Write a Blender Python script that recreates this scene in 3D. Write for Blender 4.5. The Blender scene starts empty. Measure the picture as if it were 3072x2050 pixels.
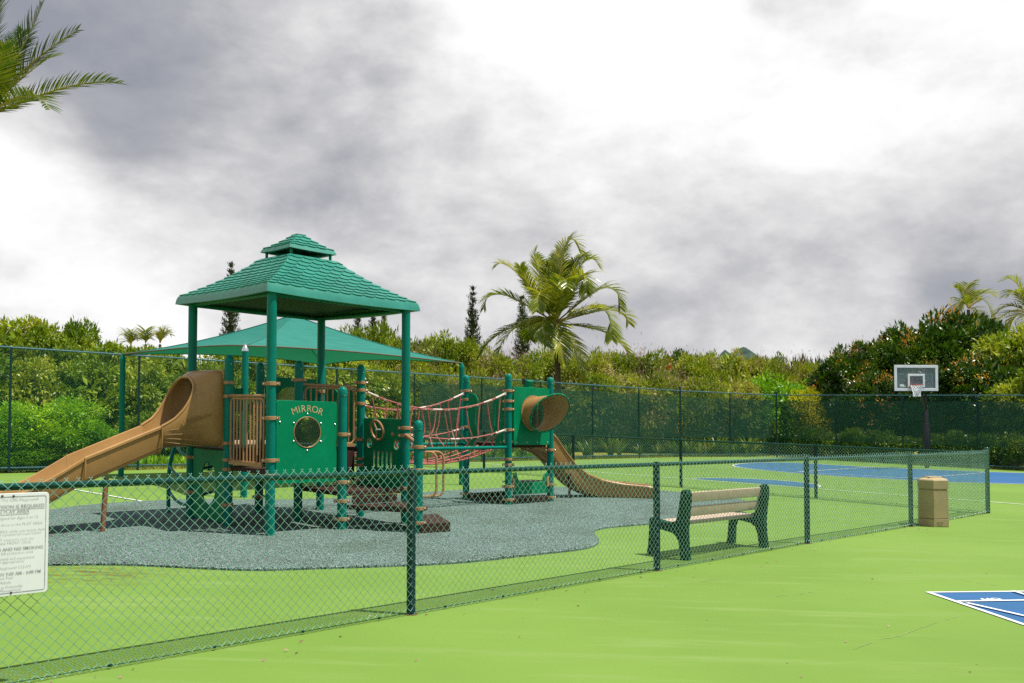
import bpy, bmesh, math, random
import numpy as np
from mathutils import Vector, Matrix
from mathutils.geometry import tessellate_polygon

# ------------------------------------------------------------------ camera, world, sun, exposure
S = bpy.context.scene
COL = S.collection
R = math.radians
EYE = 1.66
SLOPE = -0.0254                    # the whole site drains gently towards +X
PITCH = R(2.1)
FPX = 2690.0
CXP, CYP = 1536.0, 1248 - FPX * math.tan(PITCH)
cam = bpy.data.cameras.new('camera')
cam.sensor_width = 36
cam.lens = FPX / 3072 * 36
cam.shift_y = (CYP - 1025) / 3072
cam.clip_start, cam.clip_end = 0.05, 9000
co = bpy.data.objects.new('camera', cam)
COL.objects.link(co)
co.location = (0, 0, EYE)
co.rotation_euler = (R(90) + PITCH, 0, 0)
S.camera = co

SUN_DIR = Vector((0.51, -0.095, 1.22)).normalized()      # towards the sun
sun = bpy.data.lights.new('sun', 'SUN')
sun.energy = 4.8
sun.angle = R(0.53)
sun.color = (1.0, 0.955, 0.88)
so = bpy.data.objects.new('sun', sun)
COL.objects.link(so)
so.rotation_euler = (-SUN_DIR).to_track_quat('-Z', 'Y').to_euler()
S.view_settings.view_transform = 'Standard'
S.view_settings.look = 'None'
S.view_settings.exposure = 0.55
S.view_settings.gamma = 1.0
S.view_settings.use_curve_mapping = False
S.render.engine = 'CYCLES'
S.cycles.max_bounces = 8
S.cycles.transparent_max_bounces = 24
S.cycles.diffuse_bounces = 3
S.cycles.caustics_reflective = False
S.cycles.caustics_refractive = False
S.cycles.use_denoising = False
S.cycles.sample_clamp_indirect = 5.0


def pray(px, py):
    """world direction of a pixel of the photograph (used to survey positions)"""
    a = (px - CXP) / FPX
    b = (CYP - py) / FPX
    cp, sp = math.cos(PITCH), math.sin(PITCH)
    return Vector((a, cp - b * sp, sp + b * cp))


def G(px, py, h=0.0):
    """point of the sloping ground (or a plane h above it) seen at a pixel"""
    d = pray(px, py)
    t = (h - EYE) / (d.z - SLOPE * d.x)
    return Vector((0, 0, EYE)) + d * t


def AT(px, py, Y):
    d = pray(px, py)
    return Vector((0, 0, EYE)) + d * (Y / d.y)


def gz(x):
    return SLOPE * max(-120.0, min(120.0, x))


def build_world():
    w = bpy.data.worlds.new('World')
    S.world = w
    w.use_nodes = True
    nt = w.node_tree
    N, L = nt.nodes, nt.links
    N.clear()
    out = N.new('ShaderNodeOutputWorld')
    bg = N.new('ShaderNodeBackground')
    bg.inputs['Strength'].default_value = 0.1
    sky = N.new('ShaderNodeTexSky')
    sky.sky_type = 'NISHITA'
    sky.sun_disc = False
    sky.sun_elevation = math.asin(SUN_DIR.z)
    sky.sun_rotation = math.atan2(SUN_DIR.x, SUN_DIR.y)
    tc = N.new('ShaderNodeTexCoord')
    dirn = N.new('ShaderNodeVectorMath'); dirn.operation = 'NORMALIZE'
    L.new(tc.outputs['Generated'], dirn.inputs[0])
    sep = N.new('ShaderNodeSeparateXYZ'); L.new(dirn.outputs[0], sep.inputs[0])

    def math_(op, a, b=None, c=None):
        n = N.new('ShaderNodeMath'); n.operation = op
        for i, v in enumerate((a, b, c)):
            if v is None: continue
            if isinstance(v, (int, float)): n.inputs[i].default_value = v
            else: L.new(v, n.inputs[i])
        return n.outputs[0]
    stretch = N.new('ShaderNodeVectorMath'); stretch.operation = 'MULTIPLY'
    L.new(dirn.outputs[0], stretch.inputs[0]); stretch.inputs[1].default_value = (1.0, 1.0, 1.75)
    cmb = stretch

    def noise(scale, detail, rough, seed, dist=0.0):
        n = N.new('ShaderNodeTexNoise'); n.noise_dimensions = '4D'
        n.inputs['Scale'].default_value = scale
        n.inputs['Detail'].default_value = detail
        n.inputs['Roughness'].default_value = rough
        n.inputs['Distortion'].default_value = dist
        n.inputs['W'].default_value = seed
        L.new(cmb.outputs[0], n.inputs['Vector'])
        return n.outputs['Fac']
    n1 = noise(2.3, 9, 0.52, 3.1, 0.25)
    n2 = noise(6.0, 9, 0.56, 8.7, 0.3)
    n3 = noise(17, 7, 0.6, 5.2, 0.2)
    b = math_('MULTIPLY_ADD', n1, 1.25, 0.0)
    b = math_('ADD', b, math_('MULTIPLY_ADD', n2, 0.85, -0.42))
    b = math_('ADD', b, math_('MULTIPLY_ADD', n3, 0.34, -0.18))
    # the big cloud masses, each where it stands in the sky
    lobes = [(480, 120, 430, -.19), (700, 420, 330, -.12), (300, 560, 200, -.15), (2960, 850, 190, -.34),
             (2330, 980, 300, -.16), (1700, 880, 420, -.13), (1150, 640, 300, -.06), (150, 250, 250, -.16),
             (0, 430, 130, .36), (120, 720, 230, .20), (430, 860, 220, .24), (1300, 330, 350, .12),
             (2500, 250, 560, .13), (2640, 760, 190, .18), (2150, 420, 380, .06), (1750, 120, 350, .04), (3060, 700, 60, .15)]
    for lx, ly, s, amp in lobes:
        d = pray(lx, ly).normalized()
        dot = N.new('ShaderNodeVectorMath'); dot.operation = 'DOT_PRODUCT'
        L.new(dirn.outputs[0], dot.inputs[0]); dot.inputs[1].default_value = d
        sg = s / FPX
        # exp(-(1-dot)/sigma^2)
        e = math_('EXPONENT', math_('MULTIPLY', math_('SUBTRACT', dot.outputs['Value'], 1.0), 1.0 / (sg * sg)))
        b = math_('ADD', b, math_('MULTIPLY', e, amp))
    ramp = N.new('ShaderNodeValToRGB')
    L.new(b, ramp.inputs[0])
    cr = ramp.color_ramp
    cr.elements[0].position = 0.10; cr.elements[0].color = (.285, .295, .335, 1)
    cr.elements[1].position = 1.0; cr.elements[1].color = (1.0, 1.0, 1.0, 1)
    for p, c in ((.30, (.37, .38, .415)), (.46, (.515, .515, .535)), (.62, (.69, .685, .69)), (.78, (.86, .855, .855))):
        e = cr.elements.new(p); e.color = (*c, 1)
    mul = N.new('ShaderNodeVectorMath'); mul.operation = 'SCALE'
    L.new(ramp.outputs['Color'], mul.inputs[0]); mul.inputs['Scale'].default_value = 7.7
    mix = N.new('ShaderNodeMix'); mix.data_type = 'RGBA'
    # thin cover lets a little of the blue sky through
    mr = N.new('ShaderNodeMapRange'); L.new(b, mr.inputs['Value'])
    mr.inputs['From Min'].default_value = .02; mr.inputs['From Max'].default_value = .3
    mr.inputs['To Min'].default_value = .9; mr.inputs['To Max'].default_value = 1.0
    # the cover breaks up into blue sky round the sun, high behind the camera
    dot = N.new('ShaderNodeVectorMath'); dot.operation = 'DOT_PRODUCT'
    L.new(dirn.outputs[0], dot.inputs[0]); dot.inputs[1].default_value = SUN_DIR
    gap = N.new('ShaderNodeMapRange'); gap.interpolation_type = 'SMOOTHSTEP'
    L.new(math_('ADD', dot.outputs['Value'], math_('MULTIPLY_ADD', n2, .3, -.15)), gap.inputs['Value'])
    gap.inputs['From Min'].default_value = math.cos(R(63)); gap.inputs['From Max'].default_value = math.cos(R(50))
    gap.inputs['To Min'].default_value = 1.0; gap.inputs['To Max'].default_value = 0.12
    L.new(math_('MULTIPLY', mr.outputs['Result'], gap.outputs['Result']), mix.inputs['Factor'])
    L.new(sky.outputs['Color'], mix.inputs['A'])
    L.new(mul.outputs[0], mix.inputs['B'])
    L.new(mix.outputs['Result'], bg.inputs['Color'])
    L.new(bg.outputs[0], out.inputs['Surface'])


build_world()

# ------------------------------------------------------------------ materials
MATS = {}


def mat(name, col, rough=0.5, spec=0.5, metal=0.0, var=0.12, vscale=6.0, bump=0.0, bscale=60.0, col2=None, coat=0.0, wear=0.0):
    """procedural surface: base colour with soft noise mottling and a fine relief"""
    if name in MATS: return MATS[name]
    m = bpy.data.materials.new(name); m.use_nodes = True
    nt = m.node_tree; N, L = nt.nodes, nt.links
    p = N['Principled BSDF']
    p.inputs['Roughness'].default_value = rough
    p.inputs['Specular IOR Level'].default_value = spec
    p.inputs['Metallic'].default_value = metal
    if coat: p.inputs['Coat Weight'].default_value = coat
    geo = N.new('ShaderNodeNewGeometry')
    n = N.new('ShaderNodeTexNoise'); n.inputs['Scale'].default_value = vscale
    n.inputs['Detail'].default_value = 6; n.inputs['Roughness'].default_value = .65
    L.new(geo.outputs['Position'], n.inputs['Vector'])
    r = N.new('ShaderNodeValToRGB'); L.new(n.outputs['Fac'], r.inputs[0])
    c = np.array(col); c2 = np.array(col2) if col2 else c * (1 + var)
    r.color_ramp.elements[0].position = .3; r.color_ramp.elements[0].color = (*(c * (1 - var)), 1)
    r.color_ramp.elements[1].position = .72; r.color_ramp.elements[1].color = (*np.clip(c2, 0, 1), 1)
    L.new(r.outputs[0], p.inputs['Base Color'])
    if wear:                                                    # chalky scuffs and faded patches
        wn = N.new('ShaderNodeTexNoise'); wn.inputs['Scale'].default_value = 4.5; wn.inputs['Detail'].default_value = 10
        wn.inputs['Roughness'].default_value = .78; wn.inputs['Distortion'].default_value = .6
        L.new(geo.outputs['Position'], wn.inputs['Vector'])
        wr = N.new('ShaderNodeMapRange'); wr.interpolation_type = 'SMOOTHSTEP'; L.new(wn.outputs['Fac'], wr.inputs['Value'])
        wr.inputs['From Min'].default_value = .56; wr.inputs['From Max'].default_value = .76; wr.inputs['To Max'].default_value = wear
        wm = N.new('ShaderNodeMix'); wm.data_type = 'RGBA'; L.new(wr.outputs['Result'], wm.inputs['Factor'])
        L.new(r.outputs[0], wm.inputs['A']); wm.inputs['B'].default_value = (*np.clip(c * 1.5 + .10, 0, .8), 1)
        L.new(wm.outputs['Result'], p.inputs['Base Color'])
    rr = N.new('ShaderNodeMapRange'); L.new(n.outputs['Fac'], rr.inputs['Value'])
    k_ = 0 if metal > .5 else 1
    rr.inputs['To Min'].default_value = max(.01, rough - .1 * k_); rr.inputs['To Max'].default_value = min(1, rough + .12 * k_)
    L.new(rr.outputs['Result'], p.inputs['Roughness'])
    if bump:
        n2 = N.new('ShaderNodeTexNoise'); n2.inputs['Scale'].default_value = bscale; n2.inputs['Detail'].default_value = 3
        L.new(geo.outputs['Position'], n2.inputs['Vector'])
        b = N.new('ShaderNodeBump'); b.inputs['Strength'].default_value = bump; b.inputs['Distance'].default_value = .01
        L.new(n2.outputs['Fac'], b.inputs['Height']); L.new(b.outputs[0], p.inputs['Normal'])
    MATS[name] = m
    return m


def leaf_mat(name, cols, rough=.42, trans=.28, spec=.25, hue_scale=.9):
    """leaf colours vary leaf by leaf and patch by patch; light passes through"""
    m = bpy.data.materials.new(name); m.use_nodes = True
    nt = m.node_tree; N, L = nt.nodes, nt.links
    p = N['Principled BSDF']; out = N['Material Output']
    geo = N.new('ShaderNodeNewGeometry')
    r = N.new('ShaderNodeValToRGB')
    nz = N.new('ShaderNodeTexNoise'); nz.inputs['Scale'].default_value = hue_scale; nz.inputs['Detail'].default_value = 3
    L.new(geo.outputs['Position'], nz.inputs['Vector'])
    oi = N.new('ShaderNodeObjectInfo')
    a = N.new('ShaderNodeMath'); a.operation = 'MULTIPLY_ADD'
    L.new(geo.outputs['Random Per Island'], a.inputs[0]); a.inputs[1].default_value = .45
    nzs = N.new('ShaderNodeMapRange'); L.new(nz.outputs['Fac'], nzs.inputs['Value']); nzs.inputs['From Min'].default_value = .25; nzs.inputs['From Max'].default_value = .75; nzs.inputs['To Min'].default_value = .1; nzs.inputs['To Max'].default_value = .95; L.new(nzs.outputs['Result'], a.inputs[2])
    a2 = N.new('ShaderNodeMath'); a2.operation = 'MULTIPLY_ADD'
    L.new(oi.outputs['Random'], a2.inputs[0]); a2.inputs[1].default_value = .2; L.new(a.outputs[0], a2.inputs[2])
    s = N.new('ShaderNodeMapRange'); L.new(a2.outputs[0], s.inputs['Value'])
    s.inputs['From Min'].default_value = .35; s.inputs['From Max'].default_value = 1.35
    L.new(s.outputs['Result'], r.inputs[0])
    els = r.color_ramp.elements
    for i, (pos, c) in enumerate(cols):
        e = els[i] if i < 2 else els.new(pos)
        e.position = pos; e.color = (*c, 1)
    L.new(r.outputs[0], p.inputs['Base Color'])
    p.inputs['Roughness'].default_value = rough; p.inputs['Specular IOR Level'].default_value = spec
    t = N.new('ShaderNodeBsdfTranslucent')
    br = N.new('ShaderNodeMix'); br.data_type = 'RGBA'; br.blend_type = 'MULTIPLY'; br.inputs['Factor'].default_value = 1
    L.new(r.outputs[0], br.inputs['A']); br.inputs['B'].default_value = (1.25, 1.2, .5, 1)
    L.new(br.outputs['Result'], t.inputs['Color'])
    mx = N.new('ShaderNodeMixShader'); mx.inputs[0].default_value = trans
    L.new(p.outputs[0], mx.inputs[1]); L.new(t.outputs[0], mx.inputs[2])
    L.new(mx.outputs[0], out.inputs['Surface'])
    MATS[name] = m
    return m


# ------------------------------------------------------------------ mesh building
class MB:
    def __init__(s): s.v = []; s.f = []

    def add(s, vs, fs):
        o = len(s.v); s.v += [tuple(v) for v in vs]; s.f += [tuple(i + o for i in f) for f in fs]
        return s

    def box(s, c, size, M=None, bev=0.0):
        x, y, z = (a / 2 for a in size)
        c = Vector(c)
        M = M or Matrix.Identity(3)
        if not bev:
            vs = [c + M @ Vector((sx * x, sy * y, sz * z)) for sx in (-1, 1) for sy in (-1, 1) for sz in (-1, 1)]
            return s.add(vs, [(0, 1, 3, 2), (4, 6, 7, 5), (0, 4, 5, 1), (2, 3, 7, 6), (0, 2, 6, 4), (1, 5, 7, 3)])
        # chamfered box from a bmesh
        bm = bmesh.new(); bmesh.ops.create_cube(bm, size=1)
        bmesh.ops.scale(bm, vec=size, verts=bm.verts)
        bmesh.ops.bevel(bm, geom=list(bm.edges), offset=bev, segments=2, affect='EDGES', profile=.7)
        bm.verts.index_update()
        vs = [c + M @ v.co for v in bm.verts]; fs = [[v.index for v in f.verts] for f in bm.faces]
        bm.free()
        return s.add(vs, fs)

    def tube(s, pts, r, n=8, cap=True, closed=False):
        P = [Vector(p) for p in pts]; m = len(P)
        rad = r if isinstance(r, (list, tuple)) else [r] * m
        T = []
        for i in range(m):
            if closed: t = P[(i + 1) % m] - P[i - 1]
            else: t = P[min(i + 1, m - 1)] - P[max(i - 1, 0)]
            T.append(t.normalized() if t.length > 1e-9 else Vector((0, 0, 1)))
        ref = Vector((0, 0, 1)) if abs(T[0].z) < .9 else Vector((1, 0, 0))
        nx = T[0].cross(ref).normalized()
        vs = []
        for i in range(m):
            nx = (nx - T[i] * nx.dot(T[i]))
            nx = nx.normalized() if nx.length > 1e-6 else T[i].orthogonal().normalized()
            ny = T[i].cross(nx)
            for k in range(n):
                a = 2 * math.pi * k / n
                vs.append(P[i] + (nx * math.cos(a) + ny * math.sin(a)) * rad[i])
        fs = []
        for i in range(m if closed else m - 1):
            for k in range(n):
                a, b = i * n + k, i * n + (k + 1) % n
                c, d = ((i + 1) % m) * n + (k + 1) % n, ((i + 1) % m) * n + k
                fs.append((a, b, c, d))
        if cap and not closed:
            fs.append(tuple(reversed(range(n)))); fs.append(tuple((m - 1) * n + k for k in range(n)))
        return s.add(vs, fs)

    def lathe(s, c, prof, n=20, axis=Vector((0, 0, 1))):
        """prof: list of (radius, height along axis)"""
        c = Vector(c); axis = axis.normalized()
        ux = axis.orthogonal().normalized() if abs(axis.z) < .99 else Vector((1, 0, 0))
        uy = axis.cross(ux)
        vs = []
        for r, h in prof:
            for k in range(n):
                a = 2 * math.pi * k / n
                vs.append(c + axis * h + (ux * math.cos(a) + uy * math.sin(a)) * r)
        fs = []
        for i in range(len(prof) - 1):
            for k in range(n):
                fs.append((i * n + k, i * n + (k + 1) % n, (i + 1) * n + (k + 1) % n, (i + 1) * n + k))
        fs.append(tuple(reversed(range(n)))); fs.append(tuple((len(prof) - 1) * n + k for k in range(n)))
        return s.add(vs, fs)

    def prism(s, outer, holes, o, ax, ay, th, bev=0.0):
        """flat panel: 2D outline (with holes) in the frame o,ax,ay, thickness th along ax x ay"""
        o, ax, ay = Vector(o), Vector(ax), Vector(ay)
        nz = ax.cross(ay).normalized()

        def inset(poly, d):
            res = []; n = len(poly)
            for i in range(n):
                p0, p1, p2 = Vector(poly[i - 1]), Vector(poly[i]), Vector(poly[(i + 1) % n])
                e1 = (p1 - p0).normalized(); e2 = (p2 - p1).normalized()
                n1 = Vector((-e1.y, e1.x)); n2 = Vector((-e2.y, e2.x))
                b = n1 + n2
                b = b / max(.3, b.dot(b) / 2) if b.length > 1e-6 else n1
                res.append(p1 + b * d)
            return res

        def area(p): return sum(p[i - 1][0] * p[i][1] - p[i][0] * p[i - 1][1] for i in range(len(p)))
        rings = [list(outer) if area(outer) > 0 else list(reversed(outer))]
        rings += [list(h) if area(h) < 0 else list(reversed(h)) for h in holes]
        levels = [(0, bev), (bev, 0), (th - bev, 0), (th, bev)] if bev else [(0, 0), (th, 0)]
        start = {}
        for li, (z, d) in enumerate(levels):
            for ri, ring in enumerate(rings):
                pts = inset(ring, d) if d else [Vector(q) for q in ring]
                start[li, ri] = len(s.v)
                s.v += [tuple(o + ax * q.x + ay * q.y + nz * z) for q in pts]
        for li in range(len(levels) - 1):
            for ri, ring in enumerate(rings):
                n = len(ring); a0, b0 = start[li, ri], start[li + 1, ri]
                for k in range(n):
                    s.f.append((a0 + k, a0 + (k + 1) % n, b0 + (k + 1) % n, b0 + k))
        tri = tessellate_polygon([[Vector((q[0], q[1], 0)) for q in r] for r in rings])
        flat = [(ri, k) for ri, r in enumerate(rings) for k in range(len(r))]
        last = len(levels) - 1
        for t in tri:
            q = [flat[i] for i in t]
            pts = [rings[a][b] for a, b in q]
            ccw = area([tuple(p) for p in pts]) > 0
            if not ccw: q = q[::-1]
            s.f.append(tuple(start[last, a] + b for a, b in q))
            s.f.append(tuple(start[0, a] + b for a, b in reversed(q)))
        return s

    def mesh(s, name, m, smooth=35, origin=None):
        me = bpy.data.meshes.new(name)
        o = Vector(origin) if origin is not None else Vector((0, 0, 0))
        me.from_pydata([(a - o.x, b - o.y, c - o.z) for a, b, c in s.v], [], s.f)
        for q in (m if isinstance(m, (list, tuple)) else [m]): me.materials.append(q)
        if smooth:
            me.polygons.foreach_set('use_smooth', [True] * len(me.polygons))
            me.set_sharp_from_angle(angle=R(smooth))
        me.update()
        return me

    def build(s, name, m, parent=None, smooth=35):
        """link as ONE object; world coordinates are kept under a parent placed at the thing's base"""
        org = ORIG.get(parent.name, Vector((0, 0, 0))) if parent else Vector((0, 0, 0))
        ob = bpy.data.objects.new(name, s.mesh(name, m, smooth, org))
        COL.objects.link(ob)
        if parent: ob.parent = parent
        ORIG[ob.name] = org
        return ob


ORIG = {}


def link(ob, parent=None):
    COL.objects.link(ob)
    if parent: ob.parent = parent
    return ob


def thing(name, label, cat, loc, group=None, rotz=0):
    o = bpy.data.objects.new(name, None); COL.objects.link(o)
    o.location = loc; o.rotation_euler[2] = rotz; o.empty_display_size = .3
    o['label'] = label; o['category'] = cat
    if group: o['group'] = group
    ORIG[o.name] = Vector(loc) if rotz == 0 else Vector((0, 0, 0))
    return o


def tag(o, label, cat, group=None):
    o['label'] = label; o['category'] = cat
    if group: o['group'] = group
    return o


def struct(o): o['kind'] = 'structure'; return o
def stuff(o): o['kind'] = 'stuff'; return o


def copy_tree(o, parent=None):
    c = o.copy(); COL.objects.link(c)
    if parent: c.parent = parent
    ORIG[c.name] = ORIG.get(o.name, Vector((0, 0, 0)))
    for ch in o.children: copy_tree(ch, c)
    return c


def raw_mesh(name, V, F, m, smooth=False, n=None):
    """numpy arrays to a mesh; F is (k, n)"""
    me = bpy.data.meshes.new(name)
    k, n = F.shape
    me.vertices.add(len(V)); me.vertices.foreach_set('co', np.ascontiguousarray(V, dtype=np.float32).ravel())
    me.loops.add(k * n); me.loops.foreach_set('vertex_index', np.ascontiguousarray(F, dtype=np.int32).ravel())
    me.polygons.add(k)
    me.polygons.foreach_set('loop_start', np.arange(0, k * n, n, dtype=np.int32))
    me.update(calc_edges=True); me.validate()
    me.materials.append(m)
    if smooth: me.polygons.foreach_set('use_smooth', [True] * k)
    return me


def text_mesh(body, size, extrude=0.0, bold=0.0, align='CENTER', shear=0.0, space=1.0):
    cu = bpy.data.curves.new('lettering', 'FONT')
    cu.body = body; cu.size = size; cu.extrude = extrude; cu.offset = bold; cu.align_x = align; cu.shear = shear
    cu.space_character = space; cu.resolution_u = 3
    o = bpy.data.objects.new('lettering', cu); COL.objects.link(o)
    dg = bpy.context.evaluated_depsgraph_get(); dg.update()
    me = bpy.data.meshes.new_from_object(o.evaluated_get(dg))
    bpy.data.objects.remove(o); bpy.data.curves.remove(cu)
    return me


def text_into(mb, body, size, o, ax, ay, **kw):
    me = text_mesh(body, size, **kw)
    o, ax, ay = Vector(o), Vector(ax), Vector(ay); nz = ax.cross(ay).normalized()
    mb.add([o + ax * v.co.x + ay * v.co.y + nz * v.co.z for v in me.vertices], [tuple(p.vertices) for p in me.polygons])
    w = max([v.co.x for v in me.vertices] + [0]) - min([v.co.x for v in me.vertices] + [0])
    bpy.data.meshes.remove(me)
    return w


def rrect(w, h, r, n=5, cx=0, cy=0):
    pts = []
    for sx, sy, a0 in ((1, -1, -90), (1, 1, 0), (-1, 1, 90), (-1, -1, 180)):
        for k in range(n + 1):
            a = R(a0 + 90 * k / n)
            pts.append((cx + sx * (w / 2 - r) + r * math.cos(a), cy + sy * (h / 2 - r) + r * math.sin(a)))
    return pts


def ellipse(cx, cy, rx, ry, n=28, a0=0, a1=360):
    full = abs(a1 - a0) >= 360
    m = n if full else n + 1
    return [(cx + rx * math.cos(R(a0 + (a1 - a0) * k / n)), cy + ry * math.sin(R(a0 + (a1 - a0) * k / n))) for k in range(m)]


def catmull(pts, n=6):
    P = [Vector(p) for p in pts]; out = []
    for i in range(len(P) - 1):
        p0, p1, p2, p3 = P[max(i - 1, 0)], P[i], P[i + 1], P[min(i + 2, len(P) - 1)]
        for k in range(n):
            t = k / n
            out.append(.5 * ((2 * p1) + (p2 - p0) * t + (2 * p0 - 5 * p1 + 4 * p2 - p3) * t * t + (3 * p1 - p0 - 3 * p2 + p3) * t ** 3))
    out.append(P[-1])
    return out


rng = np.random.default_rng(7)
random.seed(7)

# palette -----------------------------------------------------------------
GREEN = mat('green_powder_coat', (.0, .145, .105), .30, .12, var=.14, vscale=3, bump=.05, bscale=300, wear=.3)
PANEL = mat('green_plastic_sheet', (.0, .165, .068), .42, .09, var=.14, vscale=3, bump=.04, bscale=220, wear=.3)
ROOFG = mat('green_roof_plastic', (.012, .18, .125), .36, .7, var=.2, vscale=2.2, bump=.08, bscale=120, wear=.45)
TAN = mat('tan_powder_coat', (.32, .178, .078), .4, .25, var=.1, vscale=8)
TANS = mat('tan_slide_plastic', (.32, .178, .058), .36, .28, var=.14, vscale=2.0, bump=.05, bscale=90, wear=.25)
BROWN = mat('brown_coated_deck', (.040, .018, .014), .6, .15, var=.25, vscale=14, bump=.3, bscale=150)
ROPE = mat('red_coated_rope', (.36, .10, .075), .55, .4, var=.2, vscale=30, bump=.4, bscale=500)
STEEL = mat('bright_steel', (.62, .62, .6), .3, .5, metal=.9, var=.05)
SLEEVE = mat('pale_rope_sleeve', (.62, .5, .42), .5, .4)
BLACK = mat('black_paint', (.012, .013, .016), .4, .5, var=.2)
FPOST = mat('green_vinyl_post', (.010, .034, .040), .4, .18, var=.3, vscale=10)
FRAIL = mat('dark_green_vinyl_rail', (.004, .045, .030), .24, .3, var=.2, vscale=12)
WIRED = mat('dark_green_vinyl_wire', (.015, .13, .085), .3, .6, var=.15, vscale=5)
WIRE = mat('glint_pale_vinyl_wire', (.20, .43, .34), .22, 1.0, var=.3, vscale=5, coat=1.0)  # green vinyl paled: white sun glints are put into the base colour
FBLUE = mat('weathered_rail_tape', (.05, .13, .17), .5, .5, var=.3, vscale=20)
SAIL = None
BENCHG = mat('dark_green_recycled_plastic', (.003, .04, .022), .55, .12, var=.25, vscale=9, bump=.12, bscale=80)
BENCHT = mat('tan_recycled_plastic', (.42, .31, .22), .55, .35, var=.12, vscale=12, bump=.12, bscale=120)
CANM = mat('beige_bin_plastic', (.35, .275, .15), .55, .15, var=.10, vscale=4, bump=.08, bscale=200, wear=.2)
WHITE = mat('white_court_paint', (.62, .62, .60), .6, .3, var=.06, vscale=9)
SIGNW = mat('white_sign_board', (.64, .64, .645), .35, .5, var=.03, vscale=5)
BARK = mat('grey_brown_bark', (.14, .10, .07), .85, .2, var=.45, vscale=6, bump=.6, bscale=20)
PALMB = mat('palm_trunk_bark', (.10, .075, .055), .85, .2, var=.4, vscale=8, bump=.6, bscale=25)

# ------------------------------------------------------------------ ground, courts, markings


def ground_material():
    m = mat('mown_grass_ground', (.17, .20, .028), .9, .1, var=.4, vscale=.7, bump=.5, bscale=40, col2=(.34, .30, .05))
    return m


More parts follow.
